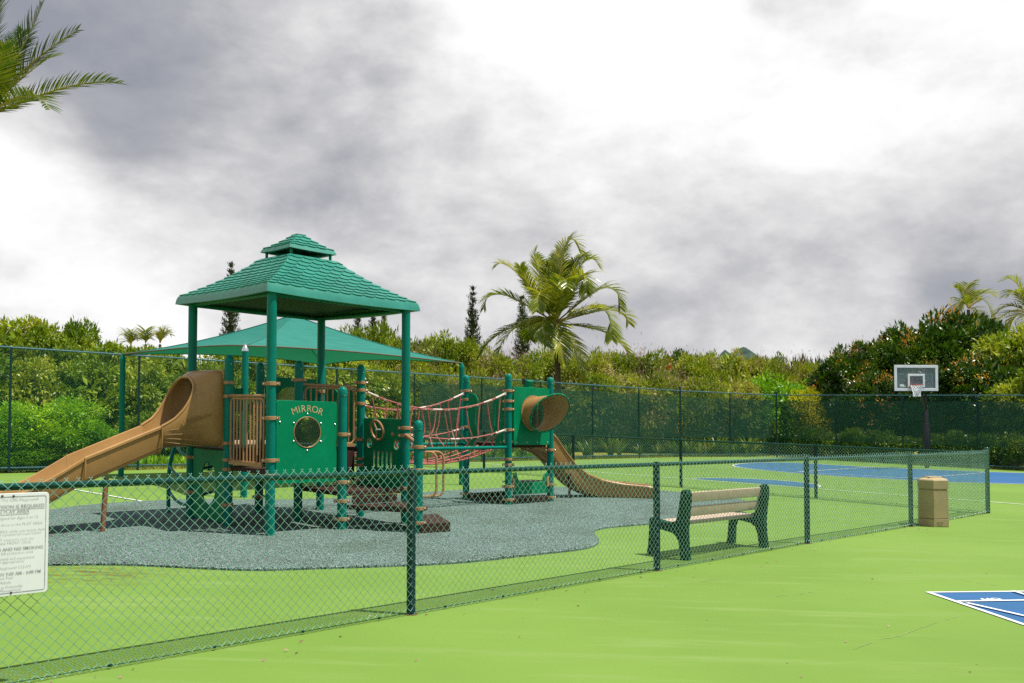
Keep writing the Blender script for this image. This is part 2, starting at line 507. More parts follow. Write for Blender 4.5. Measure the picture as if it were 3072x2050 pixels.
def court_material(name, base, dirt=True):
    m = bpy.data.materials.new(name); m.use_nodes = True
    nt = m.node_tree; N, L = nt.nodes, nt.links
    p = N['Principled BSDF']; p.inputs['Specular IOR Level'].default_value = .12
    geo = N.new('ShaderNodeNewGeometry')

    def noise(sc, det, ro, mapping=None):
        n = N.new('ShaderNodeTexNoise'); n.inputs['Scale'].default_value = sc; n.inputs['Detail'].default_value = det
        n.inputs['Roughness'].default_value = ro
        if mapping:
            mp = N.new('ShaderNodeMapping'); mp.inputs['Scale'].default_value = mapping[0]; mp.inputs['Rotation'].default_value = mapping[1]
            L.new(geo.outputs['Position'], mp.inputs['Vector']); L.new(mp.outputs[0], n.inputs['Vector'])
        else: L.new(geo.outputs['Position'], n.inputs['Vector'])
        return n.outputs['Fac']

    def mixc(fac, a, b, mode='MIX'):
        x = N.new('ShaderNodeMix'); x.data_type = 'RGBA'; x.blend_type = mode
        if isinstance(fac, float): x.inputs['Factor'].default_value = fac
        else: L.new(fac, x.inputs['Factor'])
        for k, v in (('A', a), ('B', b)):
            if isinstance(v, tuple): x.inputs[k].default_value = (*v, 1)
            else: L.new(v, x.inputs[k])
        return x.outputs['Result']

    def ramp(fac, lo, hi):
        x = N.new('ShaderNodeMapRange'); x.interpolation_type = 'SMOOTHSTEP'; L.new(fac, x.inputs['Value'])
        x.inputs['From Min'].default_value = lo; x.inputs['From Max'].default_value = hi
        return x.outputs['Result']
    b = np.array(base)
    big = noise(.25, 4, .6)
    c = mixc(ramp(big, .35, .65), tuple(b * .93), tuple(np.clip(b * (1.08, 1.05, 1.12), 0, 1)))
    streak = noise(1.4, 6, .65, ((.35, 2.6, 1), (0, 0, R(12))))
    c = mixc(ramp(streak, .5, .72), c, tuple(np.clip(b * (1.22, 1.08, 1.6), 0, 1)))
    fine = noise(70, 3, .6)
    c = mixc(ramp(fine, .62, .8), c, tuple(b * .8))
    if dirt:
        d = noise(1.9, 8, .72)
        c = mixc(ramp(d, .66, .80), c, (b[0] * 1.05 + .02, b[1] * .72 + .01, b[2] * .9))
        # earth washed off the rubber slab's edge at the left
        st = N.new('ShaderNodeVectorMath'); st.operation = 'DISTANCE'; L.new(geo.outputs['Position'], st.inputs[0])
        sp_ = G(250, 1722); st.inputs[1].default_value = (sp_.x, sp_.y, sp_.z)
        sm_ = N.new('ShaderNodeMapRange'); L.new(st.outputs['Value'], sm_.inputs['Value'])
        sm_.inputs['From Min'].default_value = .15; sm_.inputs['From Max'].default_value = 1.1; sm_.inputs['To Min'].default_value = 1; sm_.inputs['To Max'].default_value = 0
        sx_ = N.new('ShaderNodeMath'); sx_.operation = 'MULTIPLY'; L.new(sm_.outputs['Result'], sx_.inputs[0]); L.new(ramp(noise(5, 8, .7, ((1, 2.5, 1), (0, 0, 0))), .42, .66), sx_.inputs[1])
        c = mixc(sx_.outputs[0], c, (.10, .075, .022))
        spots = N.new('ShaderNodeTexVoronoi'); spots.inputs['Scale'].default_value = 3.1; spots.inputs['Randomness'].default_value = 1
        L.new(geo.outputs['Position'], spots.inputs['Vector'])
        sp = N.new('ShaderNodeMapRange'); L.new(spots.outputs['Distance'], sp.inputs['Value'])
        sp.inputs['From Min'].default_value = .02; sp.inputs['From Max'].default_value = .03
        sp.inputs['To Min'].default_value = .75; sp.inputs['To Max'].default_value = 0
        c = mixc(sp.outputs['Result'], c, (.03, .045, .02))
        scuff = noise(3.5, 8, .8, ((.6, 3.4, 1), (0, 0, R(-28))))
        c = mixc(ramp(scuff, .70, .78), c, tuple(np.clip(b * 1.25 + .06, 0, 1)))
    L.new(c, p.inputs['Base Color'])
    rr = N.new('ShaderNodeMapRange'); L.new(streak, rr.inputs['Value'])
    rr.inputs['To Min'].default_value = .72; rr.inputs['To Max'].default_value = .95
    L.new(rr.outputs['Result'], p.inputs['Roughness'])
    bp = N.new('ShaderNodeBump'); bp.inputs['Strength'].default_value = .12; bp.inputs['Distance'].default_value = .004
    L.new(fine, bp.inputs['Height']); L.new(bp.outputs[0], p.inputs['Normal'])
    MATS[name] = m
    return m


COURT = court_material('green_acrylic_court', (.128, .222, .036))
BLUE = court_material('blue_acrylic_court', (.03, .10, .20), dirt=False)


def rubber_material():
    m = bpy.data.materials.new('speckled_rubber_crumb'); m.use_nodes = True
    nt = m.node_tree; N, L = nt.nodes, nt.links
    p = N['Principled BSDF']; p.inputs['Roughness'].default_value = .9; p.inputs['Specular IOR Level'].default_value = .08
    geo = N.new('ShaderNodeNewGeometry')
    v = N.new('ShaderNodeTexVoronoi'); v.inputs['Scale'].default_value = 120; L.new(geo.outputs['Position'], v.inputs['Vector'])
    r = N.new('ShaderNodeValToRGB'); L.new(v.outputs['Color'], r.inputs[0])
    e = r.color_ramp.elements
    r.color_ramp.interpolation = 'CONSTANT'
    e[0].position = 0; e[0].color = (.012, .018, .018, 1)
    e[1].position = .42; e[1].color = (.125, .185, .165, 1)
    for q, c in ((.58, (.205, .275, .25)), (.72, (.08, .135, .12)), (.80, (.29, .35, .32))):
        x = e.new(q); x.color = (*c, 1)
    n = N.new('ShaderNodeTexNoise'); n.inputs['Scale'].default_value = .9; n.inputs['Detail'].default_value = 6
    L.new(geo.outputs['Position'], n.inputs['Vector'])
    mx = N.new('ShaderNodeMix'); mx.data_type = 'RGBA'; mx.blend_type = 'MULTIPLY'
    mr = N.new('ShaderNodeMapRange'); L.new(n.outputs['Fac'], mr.inputs['Value'])
    mr.inputs['From Min'].default_value = .45; mr.inputs['From Max'].default_value = .75
    L.new(mr.outputs['Result'], mx.inputs['Factor'])
    L.new(r.outputs[0], mx.inputs['A']); mx.inputs['B'].default_value = (.72, .66, .6, 1)
    L.new(mx.outputs['Result'], p.inputs['Base Color'])
    b = N.new('ShaderNodeBump'); b.inputs['Strength'].default_value = .7; b.inputs['Distance'].default_value = .006
    L.new(v.outputs['Distance'], b.inputs['Height']); L.new(b.outputs[0], p.inputs['Normal'])
    return m


RUBBER = rubber_material()


def sheet(name, pts, h, m, uni=None):
    """flat sheet lying h above the sloping ground"""
    mb = MB()
    mb.v = [(x, y, gz(x) + h) for x, y in pts]
    tri = tessellate_polygon([[Vector((x, y, 0)) for x, y in pts]])
    for t in tri:
        a, b, c = (pts[i] for i in t)
        ccw = (b[0] - a[0]) * (c[1] - a[1]) - (c[0] - a[0]) * (b[1] - a[1]) > 0
        mb.f.append(tuple(t) if ccw else tuple(reversed(t)))
    return struct(mb.build(name, m, smooth=0))


def stripe(name, pts, w, h, closed=False):
    """painted line along a ground polyline"""
    mb = MB(); P = [Vector((p[0], p[1])) for p in pts]; n = len(P)
    for i in range(n):
        a = P[i - 1] if (i or closed) else P[i]; b = P[(i + 1) % n] if (i < n - 1 or closed) else P[i]
        t = (b - a).normalized(); q = Vector((-t.y, t.x)) * w / 2
        if 0 < i < n - 1 or closed:
            e1 = (P[i] - P[i - 1]).normalized(); cosh = max(.4, math.sqrt(max(0, (1 + e1.dot((P[(i + 1) % n] - P[i]).normalized())) / 2)))
            q /= cosh
        for s in (1, -1):
            x, y = P[i] + q * s; mb.v.append((x, y, gz(x) + h))
    for i in range(n if closed else n - 1):
        j = (i + 1) % n
        mb.f.append((2 * i + 1, 2 * j + 1, 2 * j, 2 * i))
    return struct(mb.build(name, WHITE, smooth=0))


def build_ground():
    mb = MB()
    xs = [-2500, -120, -40, 0, 40, 120, 2500]; ys = [-400, -20, 10, 30, 60, 120, 4000]
    for y in ys:
        for x in xs: mb.v.append((x, y, gz(x) - .03))
    nx = len(xs)
    for j in range(len(ys) - 1):
        for i in range(nx - 1):
            mb.f.append((j * nx + i, j * nx + i + 1, (j + 1) * nx + i + 1, (j + 1) * nx + i))
    struct(mb.build('ground', ground_material(), smooth=0))


# tall fence line (surveyed): left run, short chamfer, right run
TA, TB, TC = Vector((7.616, 40.6)), Vector((12.85, 43.6)), Vector((20.6, 35.4))
dL = (Vector((7.616, 40.6)) - Vector((-12.3, 21.0))).normalized()
dR = (TC - TB).normalized()
TL = TA - dL * 3.05 * 17
TR = TB + dR * 3.05 * 25
build_ground()
nL = Vector((dL.y, -dL.x)); nR = Vector((dR.y, -dR.x))
court_pts = [tuple(TL + nL * .1), tuple(TA + nL * .1), tuple(TB + nL * .05 + nR * .05), tuple(TR + nR * .1), (58, -24), (-52, -24)]
sheet('court', court_pts, 0.0, COURT)

# rubber play surface, a slab a little proud of the court
rub_px = [(-160, 1705), (150, 1699), (300, 1697), (430, 1700), (550, 1706), (680, 1712), (790, 1714), (920, 1710), (1050, 1706), (1200, 1701), (1330, 1695),
          (1450, 1685), (1560, 1672), (1680, 1659), (1750, 1650), (1785, 1640), (1797, 1628), (1793, 1615), (1784, 1604), (1790, 1593), (1830, 1585),
          (1900, 1579), (1980, 1571), (2080, 1558), (2170, 1543), (2240, 1530), (2268, 1518), (2225, 1503), (2137, 1491), (2000, 1477), (1850, 1469),
          (1684, 1465), (1500, 1468), (1300, 1479), (1180, 1488), (1064, 1496), (940, 1501), (825, 1504), (690, 1503), (557, 1503), (444, 1508), (340, 1514), (240, 1522), (150, 1534), (-40, 1560), (-160, 1600)]
mb = MB()
rp = [G(*q) for q in rub_px]
rp2 = [Vector((p.x, p.y)) for p in catmull([(p.x, p.y, 0) for p in rp + rp[:1]], 3)[:-1]]
cen = sum(rp2, Vector((0, 0))) / len(rp2)
n = len(rp2)
for k, (ins, h) in enumerate(((0, 0.0), (0, .022), (.03, .034))):
    for p in rp2:
        q = p + (cen - p).normalized() * ins
        mb.v.append((q.x, q.y, gz(q.x) + h))
for k in range(2):
    for i in range(n):
        j = (i + 1) % n
        mb.f.append((k * n + i, k * n + j, (k + 1) * n + j, (k + 1) * n + i))
for t in tessellate_polygon([[Vector((p.x, p.y, 0)) for p in rp2]]):
    a, b, c = (rp2[i] for i in t)
    ccw = (b.x - a.x) * (c.y - a.y) - (c.x - a.x) * (b.y - a.y) > 0
    mb.f.append(tuple(2 * n + i for i in (t if ccw else t[::-1])))
bm_ = mb.build('rubber_surface', RUBBER, smooth=0); struct(bm_)
PADH = .034


def g2(px, py): v = G(px, py); return Vector((v.x, v.y))
def v2_(x, y): return Vector((x, y))


# court markings ---------------------------------------------------------
half_a, half_b = g2(1663, 1408), g2(3072, 1515)
hd = (half_b - half_a).normalized()
stripe('half_court_line', [half_a - hd * 6, half_b + hd * 5], .055, .012)
cc = Vector((6.47, 24.45)); r0 = 1.80
hn = Vector((-hd.y, hd.x)); hn = hn if hn.y > 0 else -hn
arc = [cc + (hd * math.cos(a) + hn * math.sin(a)) * r0 for a in np.linspace(0, math.pi, 40)]
sheet('center_circle_paint', [tuple(p) for p in arc], .004, BLUE)
stripe('center_circle_line', arc, .05, .008)
# three point area and key of the far basket
arc_px = [(3072, 1453), (2960, 1450), (2850, 1447), (2730, 1441), (2640, 1436), (2540, 1431), (2410, 1422), (2320, 1414), (2260, 1408), (2220, 1403), (2200, 1397.5),
          (2215, 1393), (2260, 1389.5), (2320, 1388), (2420, 1391), (2520, 1397), (2620, 1402), (2760, 1408), (2900, 1414), (3072, 1420)]
ap = [g2(*q) for q in arc_px]
aps = [Vector((p.x, p.y)) for p in catmull([(p.x, p.y, 0) for p in ap], 5)]
e0 = (aps[0] - aps[3]).normalized(); e1 = (aps[-1] - aps[-3]).normalized()
rim_line = [aps[0] + Vector((6, -3.2))] + aps + [aps[-1] + Vector((3, -2.7))]
sheet('three_point_area_paint', [tuple(p) for p in rim_line], .004, BLUE)
stripe('three_point_line', rim_line, .07, .008)
stripe('key_lane_line', [g2(2740, 1436.5), g2(2396, 1417), g2(2617, 1402.5)], .06, .013)
stripe('key_lane_line', [g2(2740, 1437), g2(2860, 1428), g2(2970, 1418)], .06, .017)
stripe('side_court_line', [g2(90, 1448), g2(255, 1476), g2(450, 1510)], .05, .012)
# shuffleboard court in the right foreground
sa, sb_, sc = g2(2786, 1779), g2(3072, 1776), g2(3072, 1876)
eU = (sb_ - sa).normalized(); eV = (sc - sa).normalized()
far1, far2 = sa + eU * 3.2, sa + eV * 4.2
sheet('shuffleboard_paint', [tuple(sa), tuple(far2), tuple(far2 + eU * 2), tuple(far1 + eV * 2), tuple(far1)], .004, BLUE)
stripe('shuffleboard_line', [far1, sa, far2], .045, .008)
q1, q2, q3 = g2(2873, 1807), g2(3072, 1804), g2(3072, 1852)
stripe('shuffleboard_line', [q1, q1 + (q2 - q1).normalized() * 3], .045, .012)
stripe('shuffleboard_line', [q1 + (q3 - q1).normalized() * .1, q1 + (q3 - q1).normalized() * 3], .045, .016)
stripe('shuffleboard_line', [g2(3040, 1778), g2(3040, 1778) + (g2(3072, 1788) - g2(3040, 1778)).normalized() * 2.5], .04, .020)
CRACK = mat('crack_filler', (.21, .27, .10), .8, .2, var=.35, vscale=8)
for ck in ([(2560, 1950), (2640, 1921), (2700, 1908), (2760, 1886), (2800, 1873), (2850, 1858), (2900, 1838)], [(2700, 1717), (2770, 1722), (2860, 1736), (2930, 1748), (3010, 1760)], [(2330, 1790), (2400, 1784), (2450, 1775)], [(1990, 1760), (2080, 1748), (2190, 1735)]):
    pts = []
    for a, b in zip(ck[:-1], ck[1:]):
        for t in (0, .25, .5, .75): pts.append(g2(a[0] + (b[0] - a[0]) * t + random.uniform(-2, 2), a[1] + (b[1] - a[1]) * t + random.uniform(-1.5, 1.5)))
    cmb_ = MB()
    for i in range(len(pts) - 1):
        if random.random() < .25: continue
        a, b = pts[i], pts[i + 1]; t = (b - a).normalized(); w_ = v2_(-t.y, t.x) * random.uniform(.002, .006); o = len(cmb_.v)
        for q in (a - w_, b - w_ * .7, b + w_ * .7, a + w_): cmb_.v.append((q.x, q.y, gz(q.x) + .003))
        cmb_.f.append((o, o + 1, o + 2, o + 3))
    struct(cmb_.build('court_crack', CRACK, smooth=0))
tm = MB()
oo = (sa + eU * .985) - (eU.orthogonal() * -1) * .0
# lettering reads from the far side of the board
tl = g2(2931, 1797); tr = g2(2994, 1797)
axx = (tl - tr).normalized(); ayy = Vector((-axx.y, axx.x))
ob = tr
w_ = text_into(tm, 'OFF', .30, (ob.x, ob.y, gz(ob.x) + .009), (axx.x, axx.y, 0), (ayy.x, ayy.y, 0), align='LEFT', bold=.012)
k_ = (tl - tr).length / max(w_, .01)
tm.v = [(ob.x + (x - ob.x) * k_, ob.y + (y - ob.y) * k_, z) for x, y, z in tm.v]
struct(tm.build('shuffleboard_lettering', WHITE, smooth=0))

# ------------------------------------------------------------------ chain link fences


RUST = mat('rusty_footing', (.10, .075, .03), .9, .2, var=.6, vscale=25)


def chain_mesh(name, length, height, m, pitch=.0359, r=.0023, knuckle=True, sides=3):
    """woven zigzag wires, knuckled at the top; local x along the run, z up"""
    nw = int(round(length / pitch)); pitch = length / nw
    nz = int(round(height / pitch))
    Vs, Fs = [], []
    pts = []
    for k in range(nz + 1):
        side = k % 2
        pts.append((side * pitch * 1.04, (.0022 if side else -.0022), k * height / nz))
    base = np.array(pts)
    if knuckle:
        tip = base[-1].copy()
        base = np.vstack([base, tip + [(-.35 if nz % 2 else .35) * pitch, .004, .012]])
    mpt = len(base)
    a = np.arange(sides) * 2 * np.pi / sides
    ring = np.stack([np.cos(a) * .8, np.sin(a), np.zeros(sides)], 1) * r
    # rings lie in a tilted plane along the zigzag; a small diagonal ring is enough at this gauge
    tmpl = np.zeros((mpt, sides, 3))
    for i in range(mpt):
        t = base[min(i + 1, mpt - 1)] - base[max(i - 1, 0)]
        t = t / np.linalg.norm(t)
        n1 = np.array([0, 1, 0]); n2 = np.cross(t, n1); n2 /= np.linalg.norm(n2)
        st = 1.15 if 0 < i < mpt - 1 else 1.0
        for k in range(sides):
            tmpl[i, k] = base[i] + (n1 * math.cos(a[k]) + n2 * math.sin(a[k])) * r * st
    tmpl = tmpl.reshape(-1, 3)
    f = []
    for i in range(mpt - 1):
        for k in range(sides):
            f.append((i * sides + k, i * sides + (k + 1) % sides, (i + 1) * sides + (k + 1) % sides, (i + 1) * sides + k))
    f = np.array(f)
    V = np.repeat(tmpl[None], nw, 0)
    V[1::2, :, 0] = pitch - V[1::2, :, 0]                       # neighbouring wires mirror each other and hook together
    V = (V + (np.arange(nw) * pitch)[:, None, None] * np.array([1, 0, 0])[None, None]).reshape(-1, 3)
    # slight slack in the weave
    V[:, 1] += .006 * np.sin(V[:, 0] * 2.1) * np.sin(V[:, 2] * 2.6)
    F = (f[None] + (np.arange(nw) * len(tmpl))[:, None, None]).reshape(-1, 4)
    return raw_mesh(name, V, F, m, smooth=True)


def run_matrix(a, b, h=0.0):
    """local x from a to b along the ground, z up"""
    A = Vector((a.x, a.y, gz(a.x) + h)); B = Vector((b.x, b.y, gz(b.x) + h))
    x = (B - A).normalized(); z = Vector((0, 0, 1)); y = z.cross(x).normalized()
    M = Matrix((x, y, z)).transposed().to_4x4(); M.translation = A     # verticals stay vertical
    return M, (B - A).length


def fence_post(root, p, h, r, m, cap=True, name='post'):
    mb = MB(); z0 = gz(p.x)
    mb.tube([(p.x, p.y, z0 - .05), (p.x, p.y, z0 + h)], r, 14)
    o = mb.build(name, m, root)
    if cap:
        c = MB(); c.lathe((p.x, p.y, z0 + h), [(r * 1.12, -.03), (r * 1.15, 0), (r * .95, .025), (r * .5, .045), (.004, .052)], 14)
        c.build('post_cap', m, o)
    return o


def place(me, name, root, M, sx=1.0):
    o = bpy.data.objects.new(name, me); COL.objects.link(o); o.parent = root
    org = ORIG[root.name]
    o.matrix_basis = Matrix.Translation(-org) @ M @ Matrix.Diagonal((sx, 1, 1, 1))
    ORIG[o.name] = org
    return o


def rail(root, a, b, h, r, m, name, sag=0.0):
    A = Vector((a.x, a.y, gz(a.x) + h)); B = Vector((b.x, b.y, gz(b.x) + h))
    pts = [A.lerp(B, t) - Vector((0, 0, sag * 4 * t * (1 - t))) for t in np.linspace(0, 1, 7)]
    return MB().tube(pts, r, 10).build(name, m, root)


def v2(x, y): return Vector((x, y))


front = [v2(-.835, 7.479), v2(1.595, 9.934), v2(4.083, 12.469), v2(6.593, 14.894), v2(9.277, 17.556)]
fd = (front[1] - front[0]).normalized()
front = [front[0] - fd * 7.0, front[0] - fd * 3.5] + front
back = [v2(9.277, 17.556), v2(6.769, 20.045), v2(4.188, 22.298), v2(1.676, 24.587), v2(-.83, 26.65)]
bd = (back[-1] - back[1]).normalized()
back += [back[-1] + bd * 3.35 * k for k in (1, 2, 3)]
low = thing('low_chain_link_fence', 'waist high green chain link fence in front of and behind the play structure', 'fence', (front[1].x, front[1].y, gz(front[1].x)))
LOWM = chain_mesh('mesh_panel', 3.5, 1.187, WIRE, r=.0025, sides=4)
HL = 1.165
for run, tens in ((front, True), (back, True)):
    for i in range(len(run) - 1):
        a, b = run[i], run[i + 1]
        d = (b - a).normalized(); nn = v2(d.y, -d.x)
        off = nn * (.035 if run is front else .035)
        M, ln = run_matrix(a + off, b + off, .004)
        place(LOWM, 'mesh_panel', low, M, ln / 3.5)
        rail(low, a, b, HL, .0225, FRAIL, 'top_rail')
        t = MB().tube([Vector((a.x + off.x, a.y + off.y, gz(a.x) + .022)), Vector((b.x + off.x, b.y + off.y, gz(b.x) + .022))], .003, 6)
        for k in range(int(ln / .6)):
            q = a.lerp(b, (k + .5) / int(ln / .6)) + off
            t.box((q.x, q.y, gz(q.x) + .024), (.018, .02, .016))
        t.build('tension_wire', FRAIL, low)
for p in front[:-1] + back[1:]:
    fence_post(low, p, 1.15, .037, FPOST, cap=False)
    MB().lathe((p.x, p.y, gz(p.x) + .001), [(.060, 0), (.056, .003), (.04, .005)], 14).build('rust_stained_footing', RUST, low, 60)
    MB().tube([(p.x, p.y, gz(p.x) + HL - .03), (p.x, p.y, gz(p.x) + HL + .03)], .034, 12).build('rail_bracket', FRAIL, low)
cp_ = front[-1]
fence_post(low, cp_, 1.235, .04, FRAIL, True, 'corner_post')
tb = cp_ - fd * .10
MB().tube([(tb.x, tb.y, gz(tb.x) + .03), (tb.x, tb.y, gz(tb.x) + 1.2)], .012, 8).build('tension_bar', FRAIL, low)
for hh in (.12, .45, .8, 1.1):
    MB().box((cp_.x - fd.x * .05, cp_.y - fd.y * .05, gz(cp_.x) + hh), (.13, .02, .025), Matrix.Rotation(math.atan2(fd.y, fd.x), 3, 'Z')).build('tension_band', FRAIL, low)
bpy.context.view_layer.update()

# tall fence -------------------------------------------------------------
tall = thing('tall_chain_link_fence', 'three metre chain link fence with dark green windscreens enclosing the courts', 'fence', (TA.x, TA.y, gz(TA.x)))
TALLM = chain_mesh('mesh_panel', 3.05, 3.0, WIRED, r=.0026, sides=3)
HT = 2.99


def screen_material():
    m = bpy.data.materials.new('green_windscreen_mesh'); m.use_nodes = True
    nt = m.node_tree; N, L = nt.nodes, nt.links
    p = N['Principled BSDF']; p.inputs['Base Color'].default_value = (.004, .05, .028, 1); p.inputs['Roughness'].default_value = .8
    t = N.new('ShaderNodeBsdfTransparent'); mx = N.new('ShaderNodeMixShader')
    geo = N.new('ShaderNodeNewGeometry')
    n = N.new('ShaderNodeTexNoise'); n.inputs['Scale'].default_value = .8; n.inputs['Detail'].default_value = 5
    L.new(geo.outputs['Position'], n.inputs['Vector'])
    r = N.new('ShaderNodeMapRange'); L.new(n.outputs['Fac'], r.inputs['Value'])
    r.inputs['From Min'].default_value = .3; r.inputs['From Max'].default_value = .7
    r.inputs['To Min'].default_value = .74; r.inputs['To Max'].default_value = .52
    L.new(r.outputs['Result'], mx.inputs[0])
    L.new(t.outputs[0], mx.inputs[1]); L.new(p.outputs[0], mx.inputs[2])
    L.new(mx.outputs[0], N['Material Output'].inputs['Surface'])
    return m


SCREEN = screen_material()
runs = [[TL + dL * 3.05 * k for k in range(18)], [TA, TA.lerp(TB, .5), TB], [TB + dR * 3.05 * k for k in range(26)]]
for ri, run in enumerate(runs):
    for i in range(len(run) - 1):
        a, b = run[i], run[i + 1]
        d = (b - a).normalized(); nn = v2(d.y, -d.x) * .04
        M, ln = run_matrix(a + nn, b + nn, .03)
        place(TALLM, 'mesh_panel', tall, M, ln / 3.05)
        rail(tall, a, b, HT, .021, FBLUE, 'top_rail')
        rail(tall, a, b, .12, .021, FBLUE, 'bottom_rail')
        # windscreen, laced at its corners
        if ri == 0 and i < 12: continue
        first = (ri == 0 and i == 12) or (ri > 0 and i == 0)
        lastp = i == len(run) - 2 and ri < 2
        mb = MB(); nx, nz = 14, 8
        for jx in range(nx + 1):
            for jz in range(nz + 1):
                u = jx / nx; w = jz / nz
                x = u * ln
                pull = .17 * (math.sin(w * math.pi * 2.0) ** 2) ** .5 + .07
                if first: x += pull * (1 - u) ** 3
                if lastp: x -= pull * u ** 3
                z = .86 + 1.86 * w
                if w == 1: z -= .03 * math.sin(u * math.pi) + (.12 * (1 - u) ** 6 if first and ri == 2 else 0)
                y = .06 + .012 * math.sin(u * 9 + i) * math.sin(w * 6)
                mb.v.append(tuple(M @ Vector((x, -y * (-1), z))))
        for jx in range(nx):
            for jz in range(nz):
                k = jx * (nz + 1) + jz
                mb.f.append((k, k + nz + 1, k + nz + 2, k + 1))
        mb.build('windscreen', SCREEN, tall)
    for i, p in enumerate(run):
        if i == 0 and ri > 0: continue
        term = (i == len(run) - 1 and ri < 2)
        fence_post(tall, p, 3.14 if term else 2.97, .044 if term else .03, FPOST, term)

# ------------------------------------------------------------------ play structure
PH = R(45.45); gs = 1.118
UU = Vector((math.cos(PH), math.sin(PH), 0)); VV = Vector((-math.sin(PH), math.cos(PH), 0))
O1 = Vector((-3.1448, 11.701, 0)); O2 = Vector((-.067, 16.545, 0)); gs2 = 1.15
UP = Vector((0, 0, 1))


def W(i, j, h=0.0, tower=1):
    """grid position of the towers, h above the play surface plane"""
    p = O1 + UU * gs * i + VV * gs * j if tower == 1 else O2 + UU * gs2 * i + VV * gs2 * j
    return Vector((p.x, p.y, gz(p.x) + h))


def tilt(v): return Vector((v.x, v.y, v.z + SLOPE * v.x))       # level direction along the slope


UT, VT = tilt(UU), tilt(VV)
ps = thing('play_structure', 'green and tan play structure with roofed tower, rope bridge and two tan slides', 'playground', W(1, 1, 0))
PR = .064


def boltrow(mb, c, ax, n, gap, nrm, r=.011):
    c, ax, nrm = Vector(c), Vector(ax), Vector(nrm)
    for k in range(n):
        mb.lathe(c + ax * gap * (k - (n - 1) / 2), [(r, 0), (r * .9, .006), (r * .4, .011)], 8, nrm)


def clamp(post, p, h, ang=0.0, width=.05):
    """split clamp ring with two ears and bolts round a post"""
    c = Vector((p.x, p.y, gz(p.x) + h)); mb = MB()
    mb.lathe(c, [(PR + .002, -width / 2), (PR + .013, -width / 2 + .004), (PR + .013, width / 2 - .004), (PR + .002, width / 2)], 20)
    d = Vector((math.cos(ang), math.sin(ang), 0)); q = Vector((-d.y, d.x, 0))
    M = Matrix((d, q, UP)).transposed()
    for s in (1, -1):
        mb.box(c + d * s * (PR + .028), (.045, .036, width * .9), M, .006)
    o = mb.build('clamp', TAN, post)
    b = MB()
    for s in (1, -1): b.lathe(c + d * s * (PR + .026) - q * .018, [(.011, 0), (.011, .006), (.006, .01)], 8, -q)
    return o, b


POSTS = {}


def play_post(key, p, h, clamps=(), ang=0.0, dome=True, h0=0.0):
    z0 = gz(p.x); mb = MB()
    mb.tube([(p.x, p.y, z0 + h0), (p.x, p.y, z0 + h)], PR, 24)
    o = mb.build('post', GREEN, ps)
    if dome:
        cpb = MB(); cpb.lathe((p.x, p.y, z0 + h), [(PR + .003, -.07), (PR + .003, -.01), (PR * .97, .02), (PR * .8, .045), (PR * .5, .062), (.006, .07)], 24)
        cpb.build('post_cap', GREEN, o)
        r_ = MB()
        for k in range(4): r_.lathe((p.x + (PR + .002) * math.cos(k * 1.57 - .9), p.y + (PR + .002) * math.sin(k * 1.57 - .9), z0 + h - .06), [(.008, 0), (.005, .004)], 6, Vector((math.cos(k * 1.57 - .9), math.sin(k * 1.57 - .9), 0)))
        r_.build('rivet', STEEL, o)
    bolts = MB()
    for ch in clamps:
        a = ang
        if isinstance(ch, tuple): ch, a = ch
        c, b = clamp(o, p, ch, a); bolts.add(b.v, b.f)
    if bolts.v: bolts.build('bolt', STEEL, o)
    POSTS[key] = p
    return o


aU, aV = PH, PH + math.pi / 2
RH = 3.2
play_post('R1', W(0, 0), RH, (2.0, 1.55, 1.0, .80), 0, False)
play_post('R2', W(0, 2), RH, (.93, .42), aV, False)
play_post('R3', W(2, 0), RH, (1.44, 1.33, .55), .2, False)
play_post('R4', W(2, 2), RH, (1.98, 1.75, 1.6), .1, False)
play_post('S1', W(0, 1), 2.34, (2.02, 1.83, 1.18, .95, .82, .33), aV - .8, True)
play_post('S2', W(1, 2), 2.33, (1.7, 1.5, .3), aU, True)
play_post('S3', W(1, 1), 2.33, (2.11, 1.2), .0, True)
play_post('S4', W(2, 1), 2.34, (2.12, 2.0, 1.79, 1.23, .93, .83, .6), .2, True)
play_post('S5', W(1, 0), 1.94, (1.34, .68, .42, .17), .1, True)
s6 = Vector((-1.286, 12.338, 0))
play_post('S6', s6, 1.5, (1.20, .88, .36, .16), .1, True)
play_post('T1', W(0, 0, 0, 2), 2.37, (2.12, 1.93, 1.78, 1.40, .86, .76, .36, .12), 0, True)
play_post('T2', W(1, 0, 0, 2), 2.36, (2.0, 1.02, .36, .11), .3, True)
play_post('T3', W(0, 1, 0, 2), 2.36, (2.12, 1.95, 1.8, 1.42, .14), .2, True)
play_post('T4', W(1, 1, 0, 2), 2.36, (), 0, True)
# a link bar between R3 and S6
mb = MB(); p3 = W(2, 0, 1.34); mb.tube([p3, Vector((s6.x, s6.y, gz(s6.x) + 1.23))], .03, 10)
mb.build('link_bar', TAN, ps)
lb = MB(); b0 = Vector((s6.x, s6.y, gz(s6.x) + .9)); dv = Vector((-.22, .04, 0))
lb.tube([b0 - UP * .32 + dv * 1.0, b0 + dv * 1.0 - UP * .04, b0 + dv * .85, b0], .014, 8); lb.build('grab_loop', BLACK, ps)

# ---- roof
RC = Vector((-3.20, 13.36, 0)); RP = R(46.0)
ru = Vector((math.cos(RP), math.sin(RP), 0)); rv = Vector((-math.sin(RP), math.cos(RP), 0))


def RW(a, b, h):
    p = RC + ru * a + rv * b
    return Vector((p.x, p.y, gz(p.x) + h))


